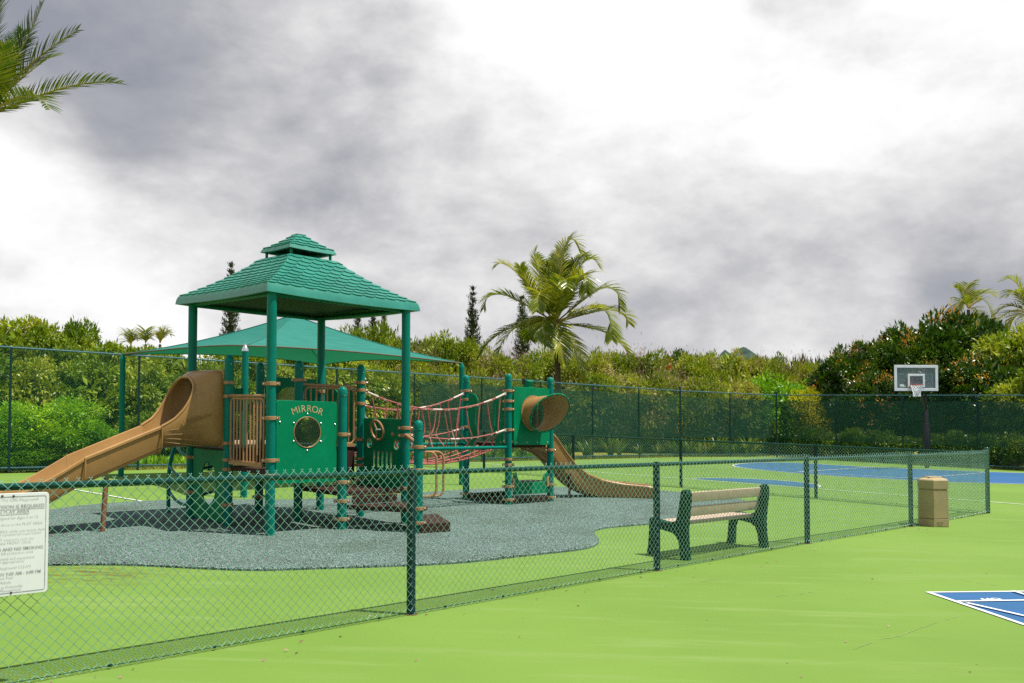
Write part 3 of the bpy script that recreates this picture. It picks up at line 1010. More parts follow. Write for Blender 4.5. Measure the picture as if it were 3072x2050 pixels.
def roof_shell(e_out, h_out, e_lip, h_lip, e_top, h_top, bow, nm, parent, seg=10):
    """hipped shell: fascia, sloping faces with a slight belly, flat top"""
    mb = MB()

    def ring(e, h, bw):
        pts = []
        for k, (a, b) in enumerate(((-1, -1), (1, -1), (1, 1), (-1, 1))):
            a2, b2 = ((-1, -1), (1, -1), (1, 1), (-1, 1))[(k + 1) % 4]
            for s in range(seg):
                t = s / seg
                d = bw * 4 * t * (1 - t)
                pts.append(RW((a + (a2 - a) * t) * e, (b + (b2 - b) * t) * e, h - d))
        return pts
    prof = [(e_out - .10, h_out + .03, bow), (e_out - .06, h_out, bow), (e_out, h_out, bow), (e_out - .012, h_out + (h_lip - h_out) * .6, bow), (e_lip, h_lip, bow * .9)]
    for t in np.linspace(0, 1, 7)[1:]:
        e = e_lip + (e_top - e_lip) * t
        h = h_lip + (h_top - h_lip) * (t - .08 * math.sin(t * math.pi))
        prof.append((e, h, bow * (1 - t) * .9))
    n = 4 * seg
    for e, h, bw in prof: mb.v += [tuple(p) for p in ring(e, h, bw)]
    for r_ in range(len(prof) - 1):
        for k in range(n):
            mb.f.append((r_ * n + k, r_ * n + (k + 1) % n, (r_ + 1) * n + (k + 1) % n, (r_ + 1) * n + k))
    mb.f.append(tuple((len(prof) - 1) * n + k for k in range(n)))
    o = mb.build(nm, ROOFG, parent, 28)
    return o, prof[4:]


roof, prof = roof_shell(1.292, 3.195, 1.262, 3.31, .40, 3.905, .022, 'roof', ps)
MB().box(RW(0, 0, 3.27), (2.3, 2.3, .02), Matrix.Rotation(RP, 3, 'Z')).build('roof_soffit', mat('shade_darkened_soffit', (.0, .035, .022), .6, .2), ps)  # shade under the roof is put into this darker green
for (a, b, a2, b2) in ((-1, -1, 1, -1), (1, -1, 1, 1), (1, 1, -1, 1), (-1, 1, -1, -1)):
    MB().tube([RW(a * 1.12, b * 1.12, 3.19), RW(a2 * 1.12, b2 * 1.12, 3.19)], .03, 10).build('roof_beam', GREEN, ps)
cup, prof2 = roof_shell(.405, 4.005, .385, 4.055, .07, 4.275, .006, 'roof_cupola', ps, 6)
for a, b in ((-1, -1), (1, -1), (1, 1), (-1, 1)):
    MB().box(RW(a * .335, b * .335, 3.945), (.03, .03, .13), Matrix.Rotation(RP, 3, 'Z')).build('cupola_strut', GREEN, ps)
MB().box(RW(0, 0, 4.285), (.16, .16, .012), Matrix.Rotation(RP, 3, 'Z'), .004).build('cupola_cap', ROOFG, ps)


def clip_poly(poly, half_at):
    """clip a 2D tile (x along eave, y up the slope) to |x| <= half_at(y)"""
    def side(poly, f):
        out = []
        for i in range(len(poly)):
            p, q = poly[i - 1], poly[i]
            fp, fq = f(p), f(q)
            if fp >= 0 and fq >= 0: out.append(q)
            elif fp >= 0 > fq or fp < 0 <= fq:
                t = fp / (fp - fq); r_ = (p[0] + (q[0] - p[0]) * t, p[1] + (q[1] - p[1]) * t)
                out.append(r_)
                if fq >= 0: out.append(q)
        return out
    poly = side(poly, lambda p: half_at(p[1]) - p[0])
    if poly: poly = side(poly, lambda p: p[0] + half_at(p[1]))
    return poly


def shingles(parent, prof, rows, tw, faces):
    """scalloped shingles, each one proud of the shell and overlapping the row below"""
    hs = [p[1] for p in prof]; es = [p[0] for p in prof]; bws = [p[2] for p in prof]
    S_ = np.concatenate([[0], np.cumsum([math.hypot(es[i + 1] - es[i], hs[i + 1] - hs[i]) for i in range(len(es) - 1)])])
    total = S_[-1]
    eat = lambda s: float(np.interp(s, S_, es)); hat = lambda s: float(np.interp(s, S_, hs)); bat = lambda s: float(np.interp(s, S_, bws))
    rh = total / rows
    for fi in faces:
        ca, sa_ = ((-1, 0), (0, 1))[0] if False else (0, 0)
        stuff_mb = MB()
        for r_ in range(rows):
            y0 = r_ * rh + .012; off = (r_ % 2) * .5
            e_here = eat(y0 + rh * .5)
            nt_ = int(2 * e_here / tw) + 2
            for k in range(-nt_ // 2 - 1, nt_ // 2 + 2):
                xc = (k + off) * tw
                poly = [(xc + tw * .5 * math.sin(a), y0 + rh * .62 * (1 - math.cos(a))) for a in np.linspace(-1.45, 1.45, 9)]
                poly += [(xc + tw * .5, y0 + rh * 1.12), (xc - tw * .5, y0 + rh * 1.12)]
                poly = [(x, min(y, total - .002)) for x, y in poly]
                poly = clip_poly(poly, lambda y: eat(y) - .004)
                if len(poly) < 3: continue
                ar = abs(sum(poly[i - 1][0] * poly[i][1] - poly[i][0] * poly[i - 1][1] for i in range(len(poly)))) / 2
                if ar < tw * rh * .06: continue
                mb = MB()

                def to3(x, y, lift):
                    e, h = eat(y), hat(y)
                    h -= bat(y) * (1 - min(1, (x / max(e, .01)) ** 2))
                    a, b = ((x, -e), (e, x), (-x, e), (-e, -x))[fi]
                    n_ = ((0, -1), (1, 0), (0, 1), (-1, 0))[fi]
                    return RW(a + n_[0] * lift * .55, b + n_[1] * lift * .55, h + lift * .83)
                m_ = len(poly)
                lf = lambda y: .004 + .017 * max(0.0, 1 - (y - y0) / rh)
                top = [to3(x, y, lf(y)) for x, y in poly]; bot = [to3(x, y, -.004) for x, y in poly]
                mb.add(top + bot, [tuple(range(m_))] + [(i, m_ + i, m_ + (i + 1) % m_, (i + 1) % m_) for i in range(m_)])
                if fi in (0, 3): mb.build('shingle', ROOFG, parent, 0)
                else: stuff_mb.add(mb.v, mb.f)
        if stuff_mb.v: stuff(stuff_mb.build('shingle', ROOFG, parent, 0))


shingles(roof, prof, 10, .20, (0, 1, 2, 3))
shingles(cup, prof2, 4, .19, (0, 1, 2, 3))

# ---- decks
DK = 1.10


def deck(corners, h, th=.06, tower=1, name='deck'):
    ps_ = [W(i, j, h, tower) for i, j in corners]
    mb = MB(); n = len(ps_)
    mb.add([p for p in ps_] + [p - UP * th for p in ps_], [tuple(range(n)), tuple(reversed(range(n, 2 * n)))] + [(i, n + i, n + (i + 1) % n, (i + 1) % n) for i in range(n)])
    o = mb.build(name, BROWN, ps, 0)
    return o


deck([(.0, 1.01), (.99, 1.01), (.99, 2.0), (.0, 2.0)], DK + .0)
deck([(.0, .03), (.99, .03), (.99, .99), (.0, .99)], .87)
deck([(1.01, 1.01), (2.0, 1.01), (2.0, 2.0), (1.01, 2.0)], DK + .01)
deck([(1.01, .02), (2.0, .02), (2.0, .99), (1.01, .99)], .54)
deck([(.06, .06), (.95, .06), (.95, .95), (.06, .95)], DK + .04, .07, 2)
MB().prism([(0, 0), (.9, 0), (.9, .23), (0, .23)], [], W(.08, 1.0, .88), UT * 1.0, UP, .02).build('deck_riser', BROWN, ps, 0)
MB().prism([(0, 0), (.9, 0), (.9, .45), (0, .45)], [], W(1.08, 1.0, .6), UT * 1.0, UP, .02).build('deck_riser', BROWN, ps, 0)
# transfer steps leading down to the right
s5, r3 = W(1, 0), W(2, 0)
lowq = [W(1.08, -.06, .27), Vector((s6.x - .1, s6.y + .08, gz(s6.x) + .29)), W(1.93, -.05, .27)]
mb = MB(); th = .06
st_ = [W(1.06, -.02, .36), Vector((s6.x - .06, s6.y - .02, gz(s6.x) + .36)), Vector((s6.x + .1, s6.y + .32, gz(s6.x) + .36)), W(1.95, -.02, .36)]
mb.add(st_ + [p - UP * th for p in st_], [(0, 1, 2, 3), (7, 6, 5, 4)] + [(i, 4 + i, 4 + (i + 1) % 4, (i + 1) % 4) for i in range(4)])
mb.build('step', BROWN, ps, 0)
q = [G(1218, 1552, .17), G(1290, 1544, .17), G(1351, 1567, .17), G(1268, 1574, .17)]
q = [G(1225, 1560, .16), G(1270, 1541, .16), G(1310, 1540, .16), G(1351, 1568, .16), G(1269, 1574, .16)]
q = [G(1232, 1547, .16), G(1310, 1541, .16), G(1351, 1568, .16), G(1262, 1573, .16)]
mb = MB(); mb.add(q + [p - UP * .125 for p in q], [(3, 2, 1, 0), (4, 5, 6, 7)] + [(i, (i + 1) % 4, 4 + (i + 1) % 4, 4 + i) for i in range(4)])
mb.build('step', BROWN, ps, 0)
MB().prism(rrect(.80, .11, .03), [], W(1.5, -.0, .425), UT, UP, .02, .004).build('step_back_plate', BROWN, ps)


# ---- panels
def between(i0, j0, i1, j1, h, tower=1):
    a, b = W(i0, j0, h, tower), W(i1, j1, h, tower)
    d = (b - a)
    return a, b, d.normalized(), d.length


def panel(name, i0, j0, i1, j1, h0, h1, holes=(), outline=None, tower=1, m=PANEL, off=0.0, th=.022, rad=.035, gap=.085, flip=False):
    a, b, d, ln = between(i0, j0, i1, j1, h0, tower)
    w, h = ln - 2 * gap, h1 - h0
    nrm = d.cross(UP).normalized()
    o = a + d * ln / 2 + UP * h / 2 + nrm * off - d.cross(UP).normalized() * th / 2 * (-1)
    out = outline or rrect(w, h, rad)
    mb = MB(); mb.prism(out, list(holes), o - nrm * th, d, UP, th, .004)
    ob_ = mb.build(name, m, ps, 30)
    return ob_, o, d, nrm, w, h


# mirror panel between R1 and S5 (front right face)
mp, mo, mdx, mn, mw, mh = panel('mirror_panel', 0, 0, 1, 0, .69, 1.79, [ellipse(0, .13, .205, .205, 40)], rad=.04, off=-.02)
MB().prism(ellipse(0, .13, .203, .203, 40), [], mo - mn * .018, mdx, UP, .006).build('mirror', mat('mirror_glass', (.82, .84, .82), .01, .5, metal=1.0, var=.02), mp)
gm = MB()
rg = [mo + mdx * x + UP * y + mn * .002 for x, y in ellipse(0, .13, .207, .207, 40)]
gm.tube(rg, .006, 6, closed=True); gm.build('mirror_rim', TAN, mp)
bl = MB()
for k in range(6):
    a = R(90 + 60 * k); bl.lathe(mo + mdx * .245 * math.cos(a) + UP * (.13 + .245 * math.sin(a)), [(.012, 0), (.012, .006), (.006, .011)], 8, mn)
for x in (-.38, -.1, .12, .38): bl.lathe(mo + mdx * x + UP * (-.50), [(.012, 0), (.012, .006), (.006, .011)], 8, mn)
for x, y in ((-.42, .26), (.44, .24)): bl.lathe(mo + mdx * x + UP * y, [(.012, 0), (.012, .006), (.006, .011)], 8, mn)
bl.build('bolt', STEEL, mp)
lt = MB()
LET = mat('tan_engraved_lettering', (.50, .33, .16), .5, .3)
wid = {'M': .095, 'I': .04, 'R': .082, 'O': .092}
word = 'MIRROR'; tot = sum(wid[c] for c in word); pos = -tot / 2; rad_ = .52
for c in word:
    pc = pos + wid[c] / 2; pos += wid[c]
    a = pc / rad_
    ctr = mo + UP * (.13 + .275 - rad_ + .225) * 1.0
    ctr = mo + UP * (.405 - rad_)
    rd = mdx * math.sin(a) + UP * math.cos(a); tx = mdx * math.cos(a) - UP * math.sin(a)
    text_into(lt, c, .132, ctr + rd * rad_ + mn * .001, tx, rd, extrude=.002, bold=-.001)
lt.build('lettering', LET, mp, 0)
# edge band of the panel core shows tan
# crawl panel between R2 and S1, lower left
panel('crawl_panel', 0, 2, 0, 1, .07, 1.07, [ellipse(0, .02, .225, .30, 36)], rad=.04)
# bubble panel at the back left
bp_, bo, bdx, bn, bw_, bh_ = panel('bubble_panel', 1, 2, 2, 2, 1.22, 2.18, [ellipse(0, .05, .29, .29, 36)], rad=.04)


def plastic_clear(name, col, alpha):
    m = bpy.data.materials.new(name); m.use_nodes = True
    N, L = m.node_tree.nodes, m.node_tree.links
    p = N['Principled BSDF']; p.inputs['Base Color'].default_value = (*col, 1); p.inputs['Roughness'].default_value = .12
    t = N.new('ShaderNodeBsdfTransparent'); t.inputs[0].default_value = (*[min(1, c + .55) for c in col], 1)
    mx = N.new('ShaderNodeMixShader'); mx.inputs[0].default_value = alpha
    L.new(t.outputs[0], mx.inputs[1]); L.new(p.outputs[0], mx.inputs[2]); L.new(mx.outputs[0], N['Material Output'].inputs['Surface'])
    return m


BUB = plastic_clear('hazed_clear_plastic', (.34, .40, .14), .6)
MB().lathe(bo + UP * .05, [(.285, 0), (.27, .06), (.22, .13), (.14, .18), (.06, .2), (.004, .205)], 28, bn).build('bubble_window', BUB, bp_)
# panel at the back right side, under the roof, with arched tops
for (i, j, i2, j2, flip) in ((2, 1.86, 2, 1.52, 0), (2, 1.42, 2, 1.12, 1)):
    a, b, d, ln = between(i, j, i2, j2, 1.15)
    w = ln; h = .88
    out = [(-w / 2, -h / 2), (w / 2, -h / 2)] + ([(w / 2, h / 2)] if flip else []) + \
          ([(w / 2 - .16 + .16 * math.cos(t), h / 2 - .16 + .16 * math.sin(t)) for t in np.linspace(0, math.pi / 2, 8)] if not flip else []) + \
          ([(-w / 2 + .16 - .16 * math.sin(t), h / 2 - .16 + .16 * math.cos(t)) for t in np.linspace(0, math.pi / 2, 8)] if flip else [(-w / 2, h / 2)])
    MB().prism(out, [rrect(.035, .45, .016, 3, (w / 2 - .07) * (1 if not flip else -1), .05)], a.lerp(b, .5) + UP * h / 2, d, UP, .022, .004).build('entry_panel', PANEL, ps)
# half round hand panel by S2
a = W(.52, 2.0, 1.62); out = [(-.22, 0), (.24, 0), (.24, .36)] + [(.24 - .46 * math.sin(t), .36 * math.cos(t)) for t in np.linspace(.12, 1.5, 10)]
MB().prism(out, [[(-.05, .12), (-.02, .1), (.06, .21), (.03, .23)]], a, UT, UP, .022, .004).build('hand_panel', PANEL, ps)


def barrier(i0, j0, i1, j1, h0, h1, n, off=0.0, inset=.12, kick=True):
    """tan pipe railing: round framed bars between posts"""
    a, b, d, ln = between(i0, j0, i1, j1, 0)
    nrm = d.cross(UP).normalized()
    a = a + nrm * off; b = b + nrm * off
    def P(x, h): return a + d * x + UP * h
    x0, x1 = inset, ln - inset
    t = MB(); t.tube([P(x0 - .06, h1 + .02), P(x1 + .06, h1 + .02)], .021, 10); o = t.build('railing', TAN, ps)
    fr = MB(); rr_ = .07
    pts = []
    for cx_, cy_, s0 in ((x1 - rr_, h0 + rr_, -90), (x1 - rr_, h1 - .02 - rr_, 0), (x0 + rr_, h1 - .02 - rr_, 90), (x0 + rr_, h0 + rr_, 180)):
        for k in range(6):
            g_ = R(s0 + 90 * k / 5); pts.append(P(cx_ + rr_ * math.cos(g_), cy_ + rr_ * math.sin(g_)))
    fr.tube(pts, .015, 8, closed=True); fr.build('railing_frame', TAN, o)
    for k in range(1, n):
        x = x0 + (x1 - x0) * k / n
        MB().tube([P(x, h0), P(x, h1)], .0125, 8, False).build('baluster', TAN, o)
    if kick:
        MB().prism([(x0, 0), (x1, 0), (x1, .05), (x0, .05)], [], P(0, h0 - .05), d, UP, .03).build('railing_base', TAN, o, 0)
    return o


barrier(0, 1, 0, 0, .95, 1.82, 10, off=.03)
barrier(1, 1, 2, 1, 1.17, 2.03, 9, off=-.02)

# driving panel between R3 and S4, with steering wheel, lamps and grille
holes = [ellipse(-.36, -.02, .065, .085, 20), ellipse(.36, -.02, .065, .085, 20)] + [rrect(.045, .24, .02, 4, x, -.26) for x in (-.22, -.11, 0, .11, .22)]
dp, do, ddx, dn, dw, dh = panel('driving_panel', 2, 1, 2, 0, .50, 1.57, [rrect(.04, .25, .018, 4, x, -.09) for x in (-.19, -.085, .02, .125, .23)] + [ellipse(-.31, .15, .065, .075, 20), ellipse(.36, .15, .065, .075, 20)], rad=.03)
if (do - Vector((0, 0, do.z))).dot(dn) > 0: dn = -dn
wc = do + ddx * (.01) + UP * .36 + dn * .10
wx, wy = ddx, (UP * .96 + dn * .2).normalized()
sw = MB().tube([wc + wx * .15 * math.cos(R(a)) + wy * .15 * math.sin(R(a)) for a in range(0, 360, 15)], .017, 8, closed=True).build('steering_wheel', TAN, dp)
for a in (115, 250):
    MB().tube([wc, wc + wx * .15 * math.cos(R(a)) + wy * .15 * math.sin(R(a))], .014, 8).build('spoke', TAN, dp)
MB().tube([wc - dn * .1, wc + dn * .02], .02, 10).build('wheel_hub', STEEL, dp)
MB().lathe(do + ddx * .27 + UP * .30, [(.035, 0), (.035, .012), (.02, .022)], 16, dn).build('knob', TAN, dp)
ed = MB()
for x in (-.19, -.085, .02, .125, .23):
    ed.tube([do + ddx * (x + px_) + UP * (y_ - .09) + dn * .001 for px_, y_ in rrect(.042, .252, .019, 3)], .004, 5, closed=True)
for x in (-.31, .36): ed.tube([do + ddx * (x + px_) + UP * (y_ + .15) for px_, y_ in ellipse(0, 0, .065, .075, 20)], .005, 5, closed=True)
ed.build('slot_edge', TAN, dp)

# D shaped hand loops on S6
for k, (dd, reach) in enumerate((((.93, .36), .36), ((.8, .1), .25))):
    dv = Vector((*dd, 0)).normalized(); b0 = Vector((s6.x, s6.y, gz(s6.x)))
    t_, l_ = 1.13, .52
    pts = [b0 + UP * t_] + [b0 + dv * (reach - .1 + .1 * math.sin(a)) + UP * (t_ - .1 + .1 * math.cos(a)) for a in np.linspace(0, 1.57, 6)] + \
          [b0 + dv * (reach - .1 + .1 * math.cos(a)) + UP * (l_ + .1 - .1 * math.sin(a)) for a in np.linspace(0, 1.57, 6)] + [b0 + UP * l_]
    MB().tube(pts, .017, 8).build('hand_loop', TAN, ps)

# climbing loop ladder left of the tower
base = G(505, 1538, PADH)
cl = MB()
top_ = W(-.05, 2.35, 1.18)
cl.tube(catmull([base, base + UP * .55 + Vector((0, 0, 0)), base + UP * .85 + Vector((.02, .05, 0)), base + Vector((.12, .1, 1.15)), base + Vector((.32, .25, 1.32)), W(.25, 2.02, 1.22)], 5), .03, 12)
cl.build('climber_pole', GREEN, ps)
for h_, px_ in ((.33, 0), (.72, 0), (1.06, .1)):
    c0 = base + Vector((px_, .02, h_)); e_ = W(.1, 2.1, h_ - .05)
    MB().tube(catmull([c0, c0.lerp(e_, .35) + Vector((0, -.08, -.08)), c0.lerp(e_, .7) + Vector((.0, -.05, -.1)), e_ + UP * .05, e_ + Vector((.25, .25, .12))], 5), .022, 10).build('climber_rung', GREEN, ps)

# ---- tower 2 panels
tp, to, tdx, tn, tw_, th_ = panel('telescope_panel', 0, 0, 1, 0, 1.12, 2.20, [ellipse(.03, .06, .29, .29, 36)], tower=2, rad=.035, off=.05, gap=.08)
bl = MB()
for x in (-.42, -.14, .14, .42): bl.lathe(to + tdx * x - UP * .49, [(.012, 0), (.012, .006), (.006, .011)], 8, tn)
bl.build('bolt', STEEL, tp)
# flared viewing hood, cut obliquely so that its upper lip reaches farther out
cone = MB(); nseg = 32; cc_ = to + tdx * .03 + UP * .06
rows = [(0.0, .335), (.012, .335), (.015, .30), (1.0, .345)]
for kf, rr_ in rows:
    for s in range(nseg):
        a = 2 * math.pi * s / nseg
        reach = .42 + .20 * math.sin(a) + .13 * math.cos(a)
        dist = kf if kf < .1 else reach
        cone.v.append(tuple(cc_ + tn * dist + tdx * rr_ * math.cos(a) + UP * rr_ * math.sin(a)))
for i in range(3):
    for s in range(nseg): cone.f.append((i * nseg + s, i * nseg + (s + 1) % nseg, (i + 1) * nseg + (s + 1) % nseg, (i + 1) * nseg + s))
co_ = cone.build('viewing_hood', TANS, tp, 40)
md = co_.modifiers.new('wall', 'SOLIDIFY'); md.thickness = .012
rimp = []
for s in range(40):
    a = 2 * math.pi * s / 40; reach = .425 + .20 * math.sin(a) + .13 * math.cos(a)
    rimp.append(cc_ + tn * reach + tdx * .35 * math.cos(a) + UP * .35 * math.sin(a))
MB().tube(rimp, .017, 8, closed=True).build('hood_rim', PANEL, tp)
rb = MB()
for s in range(14):
    a = 2 * math.pi * s / 14; reach = .445 + .20 * math.sin(a) + .13 * math.cos(a)
    rb.lathe(cc_ + tn * reach + tdx * .352 * math.cos(a) + UP * .352 * math.sin(a), [(.009, 0), (.006, .005)], 6, tn)
    rb.lathe(cc_ + tn * .014 + tdx * .32 * math.cos(a) + UP * .32 * math.sin(a), [(.009, 0), (.006, .005)], 6, tn)
rb.build('rivet', STEEL, tp)
lens = MB(); nr = 8
for i in range(nr + 1):
    f_ = i / nr
    for s in range(nseg):
        a = 2 * math.pi * s / nseg; x, y = .335 * f_ * math.cos(a), .335 * f_ * math.sin(a)
        lens.v.append(tuple(cc_ + tn * (.40 + .20 / .35 * y + .13 / .35 * x - .10 * (1 - f_ * f_)) + tdx * x + UP * y))
for i in range(nr):
    for s in range(nseg): lens.f.append((i * nseg + s, i * nseg + (s + 1) % nseg, (i + 1) * nseg + (s + 1) % nseg, (i + 1) * nseg + s))
lens.build('bubble_window', plastic_clear('scuffed_clear_plastic', (.42, .40, .30), .10), tp)

# entry panels beside the bridge, periscope wall
for side in (0, 1):
    i0 = (0, .93) if side == 0 else (0, .07)
    a = W(0, .90 if side == 0 else .10, 1.07, 2); d = (-VT if side == 0 else VT).normalized()
    w, h = .26, 1.0
    out = [(0, 0), (w * .8, 0), (w * .8, .12), (w, .22), (w, h - .14)] + [(w - .16 + .16 * math.cos(t), h - .16 + .16 * math.sin(t)) for t in np.linspace(0.1, math.pi / 2, 7)] + [(0, h)]
    if side == 1: pass
    o_ = MB().prism(out, [rrect(.03, .42, .014, 3, w - .05, h * .62)], a + UU * -.03, d, UP, .022, .004).build('entry_panel', PANEL, ps)
    bt = MB()
    for y in (.1, .5, .85): bt.lathe(a + d * .05 + UP * y - UU * .035, [(.011, 0), (.006, .008)], 6, -UU)
    bt.build('bolt', STEEL, o_)
wall2, wo, wdx, wn, ww, wh = panel('periscope_panel', 1, 1, 1, 0, 1.16, 2.08, [rrect(.03, .4, .014, 3, .25, .1)], tower=2, rad=.03)
pb = wo + wdx * .12 + UP * .15 - UU * .10
pm = MB(); Mx = Matrix((wdx, -UU, UP)).transposed()
pm.box(pb + UP * .10, (.13, .13, .75), Mx, .01); pm.box(pb + UP * .50 + wdx * -.03, (.12, .13, .2), Mx @ Matrix.Rotation(R(18), 3, 'Y'), .01)
pm.build('periscope', PANEL, wall2)
MB().box(pb + UP * .575 - wdx * .09, (.07, .15, .12), Mx, .005).build('periscope_head', BLACK, wall2)
# shop counter and beams under tower 2
a, b, d, ln = between(0, 0, 1, 0, 0, 2)
out = [(-.47, 0), (.47, 0), (.47, .40)] + [(.40 - .02 * k, .40 - .035 * k ** 1.25) for k in range(1, 5)] + [(.26, .22), (-.26, .22)] + [(-.32 - .02 * k, .22 + .035 * (k + 1) ** 1.25) for k in range(0, 4)] + [(-.47, .40)]
cpn = MB().prism(out, [], a.lerp(b, .5) + UP * .20, d, UP, .022, .004).build('counter_panel', PANEL, ps)
for s in (-1, 1): MB().box(a.lerp(b, .5) + d * s * .47 + UP * .42 + d.cross(UP) * .03, (.06, .02, .2), Matrix((d, d.cross(UP), UP)).transposed(), .006).build('bracket', TAN, cpn)
MB().prism([(-.45, 0), (.45, 0), (.40, .34), (-.40, .34)], [], a.lerp(b, .5) + UP * .42 + VV * .0, d, VV, .02).build('counter_top', BLACK, cpn, 0)
for (i0, j0, i1, j1) in ((0, 1, 0, 0), (0, 0, 1, 0), (0, 1, 1, 1)):
    a, b, d, ln = between(i0, j0, i1, j1, .10, 2)
    MB().box(a.lerp(b, .5), (ln - .12, .05, .09), Matrix((d, d.cross(UP), UP)).transposed(), .008).build('ground_beam', BROWN, ps)

# ---- bridge pipes and ropes
near0, near1 = W(2, 1), W(0, 0, 0, 2); far0, far1 = W(2, 2), W(0, 1, 0, 2)
for a, b, ha, hb in ((near0, near1, 1.06, 1.08), (far0, far1, 1.08, 1.1)):
    A = a + UP * ha; B = b + UP * hb; d = (B - A).normalized()
    MB().tube([A + d * .05, B - d * .05], .03, 12).build('bridge_pipe', GREEN, ps)


def bridge_pt(a, b, t, ha, hm, hb, k=2.0):
    """catenary-like rope from a to b"""
    p = a.lerp(b, t)
    base = ha + (hb - ha) * t
    sag = (ha + hb) / 2 - hm
    return Vector((p.x, p.y, gz(p.x) + base - sag * 4 * t * (1 - t)))


def rope(f, t0, t1, n=18, r=.0125, nm='rope'):
    return MB().tube([f(t) for t in np.linspace(t0, t1, n)], r, 8).build(nm, ROPE, ps)


ntop = lambda t: bridge_pt(near0, near1, t, 2.02, 1.735, 2.10)
ftop = lambda t: bridge_pt(far0, far1, t, 2.02, 1.72, 2.10)
nmid = lambda t: bridge_pt(near0, near1, t, 1.60, 1.24, 1.42)
fmid = lambda t: bridge_pt(far0, far1, t, 1.60, 1.24, 1.42)
sl = MB(); cn = MB()
for f in (ntop, ftop, nmid, fmid):
    rope(f, .07, .93)
    for t0, t1 in ((.025, .10), (.90, .975)):
        sl.tube([f(t) for t in np.linspace(t0, t1, 5)], .019, 8)
        c = f(t0 if t0 < .5 else t1); cn.lathe(c - UP * .03, [(.028, 0), (.028, .06)], 8)
for f, ts in ((ntop, (.48, .84)), (ftop, (.25, .66)), (nmid, (.6,))):
    for t in ts: sl.tube([f(t + x) for x in (-.03, 0, .03)], .016, 8)
sl.build('rope_sleeve', SLEEVE, ps); cn.build('rope_connector', STEEL, ps)


def floor_pt(v, t):
    """woven floor: v 0 near side .. 1 far side"""
    a = near0.lerp(far0, .16 + .68 * v); b = near1.lerp(far1, .16 + .68 * v)
    return bridge_pt(a, b, t, 1.10, .80, 1.12)


for v in (0, .33, .67, 1): rope(lambda t, v=v: floor_pt(v, t), .03, .97, 22, .013)
for k in range(10):
    t = .08 + .84 * k / 9
    pts = [floor_pt(v, t + .035 * math.sin(v * math.pi * 2 + k)) - UP * .02 * math.sin(v * 3.14) for v in np.linspace(0, 1, 9)]
    MB().tube(pts, .012, 7).build('rope', ROPE, ps)
kn = MB()
for si, (ft, fm, v) in enumerate(((ntop, nmid, 0), (ftop, fmid, 1))):
    for k in range(6):
        t = .11 + .155 * k + .02 * si
        w = .05
        jit = random.uniform(-.015, .015)
        L_ = [ft(t - w) - UP * .02, fm(t - w * .55) + UP * .18, fm(t - w * .5 + jit), floor_pt(v, t - w * .95 + jit) + UP * .12, floor_pt(v, t - w * 1.2 + jit)]
        Rr = [ft(t + w) - UP * .02, fm(t + w * .7) + UP * .18, fm(t + w * .45 + jit), floor_pt(v, t + w * .8) + UP * .12, floor_pt(v, t + w * 1.2 + jit)]
        pts = list(reversed(catmull(L_, 4))) + [ft(t - w * .4) - UP * .012, ft(t + w * .4) - UP * .012] + catmull(Rr, 4)
        MB().tube(pts, .0115, 7).build('rope', ROPE, ps)
        for q in (ft(t - w * .4), ft(t + w * .6), fm(t - w * .5 + jit), fm(t + w * .45 + jit)):
            kn.lathe(q - UP * .02, [(.02, 0), (.02, .03)], 7)
kn.build('rope_clip', STEEL, ps)

# ---- left slide: hood and chute
SD = (-UU).normalized(); SN = -VV                     # outward, and towards the viewer's side
SM = W(0, 1.5)


def SP(t, n_, h):
    p = SM + SD * t + SN * n_
    return Vector((p.x, p.y, gz(p.x) + h))


hood = MB(); NA = 17; rowsT = []
ts = [.04, .07, .12, .18, .24, .30, .36, .372, .40, .44, .5, .56, .62, .68, .74, .80, .85]
HB = lambda t: np.interp(t, [0, .2, .5, .85], [1.13, 1.13, 1.12, 1.10])
HTp = lambda t: np.interp(t, [0, .1, .2, .3, .36, .5, .85], [2.19, 2.19, 2.175, 2.13, 2.09, 2.05, 1.9])
HWd = lambda t: np.interp(t, [0, .1, .2, .3, .5, .7, .85], [.475, .485, .48, .455, .395, .345, .325])
HK = lambda t: np.interp(t, [0, .1, .3, .5, .85], [.22, .28, .72, .80, .6])
HR = lambda t: np.interp(t, [0, .36, .37, .40, .44, .5, .56, .66, .77, .85], [9, 9, 2.085, 1.98, 1.86, 1.735, 1.64, 1.515, 1.44, 1.395])
for t in ts:
    a, b0, b1, k_ = float(HWd(t)), float(HB(t)), float(HTp(t)), float(HK(t))
    mid = (b0 + b1) / 2; hf = (b1 - b0) / 2
    sm = min(1.0, (float(HR(t)) - mid) / hf)
    thm = math.pi / 2 if sm >= 1 else math.copysign(math.asin(min(1, abs(sm) ** (1 / k_))), sm)
    row = []
    for s in range(-NA, NA + 1):
        f_ = abs(s) / NA
        th = -math.pi / 2 + (thm + math.pi / 2) * f_
        x = a * abs(math.cos(th)) ** k_ * (1 if s >= 0 else -1)
        y = mid + hf * abs(math.sin(th)) ** k_ * math.copysign(1, math.sin(th))
        row.append(SP(t, x, y))
    rowsT.append(row)
m_ = 2 * NA + 1
for row in rowsT: hood.v += [tuple(p) for p in row]
for i in range(len(rowsT) - 1):
    for s in range(m_ - 1): hood.f.append((i * m_ + s, i * m_ + s + 1, (i + 1) * m_ + s + 1, (i + 1) * m_ + s))
slide = hood.build('slide_hood', TANS, ps, 60)
md = slide.modifiers.new('wall', 'SOLIDIFY'); md.thickness = .028; md.offset = 0
md2 = slide.modifiers.new('round', 'SUBSURF'); md2.levels = 1; md2.render_levels = 2
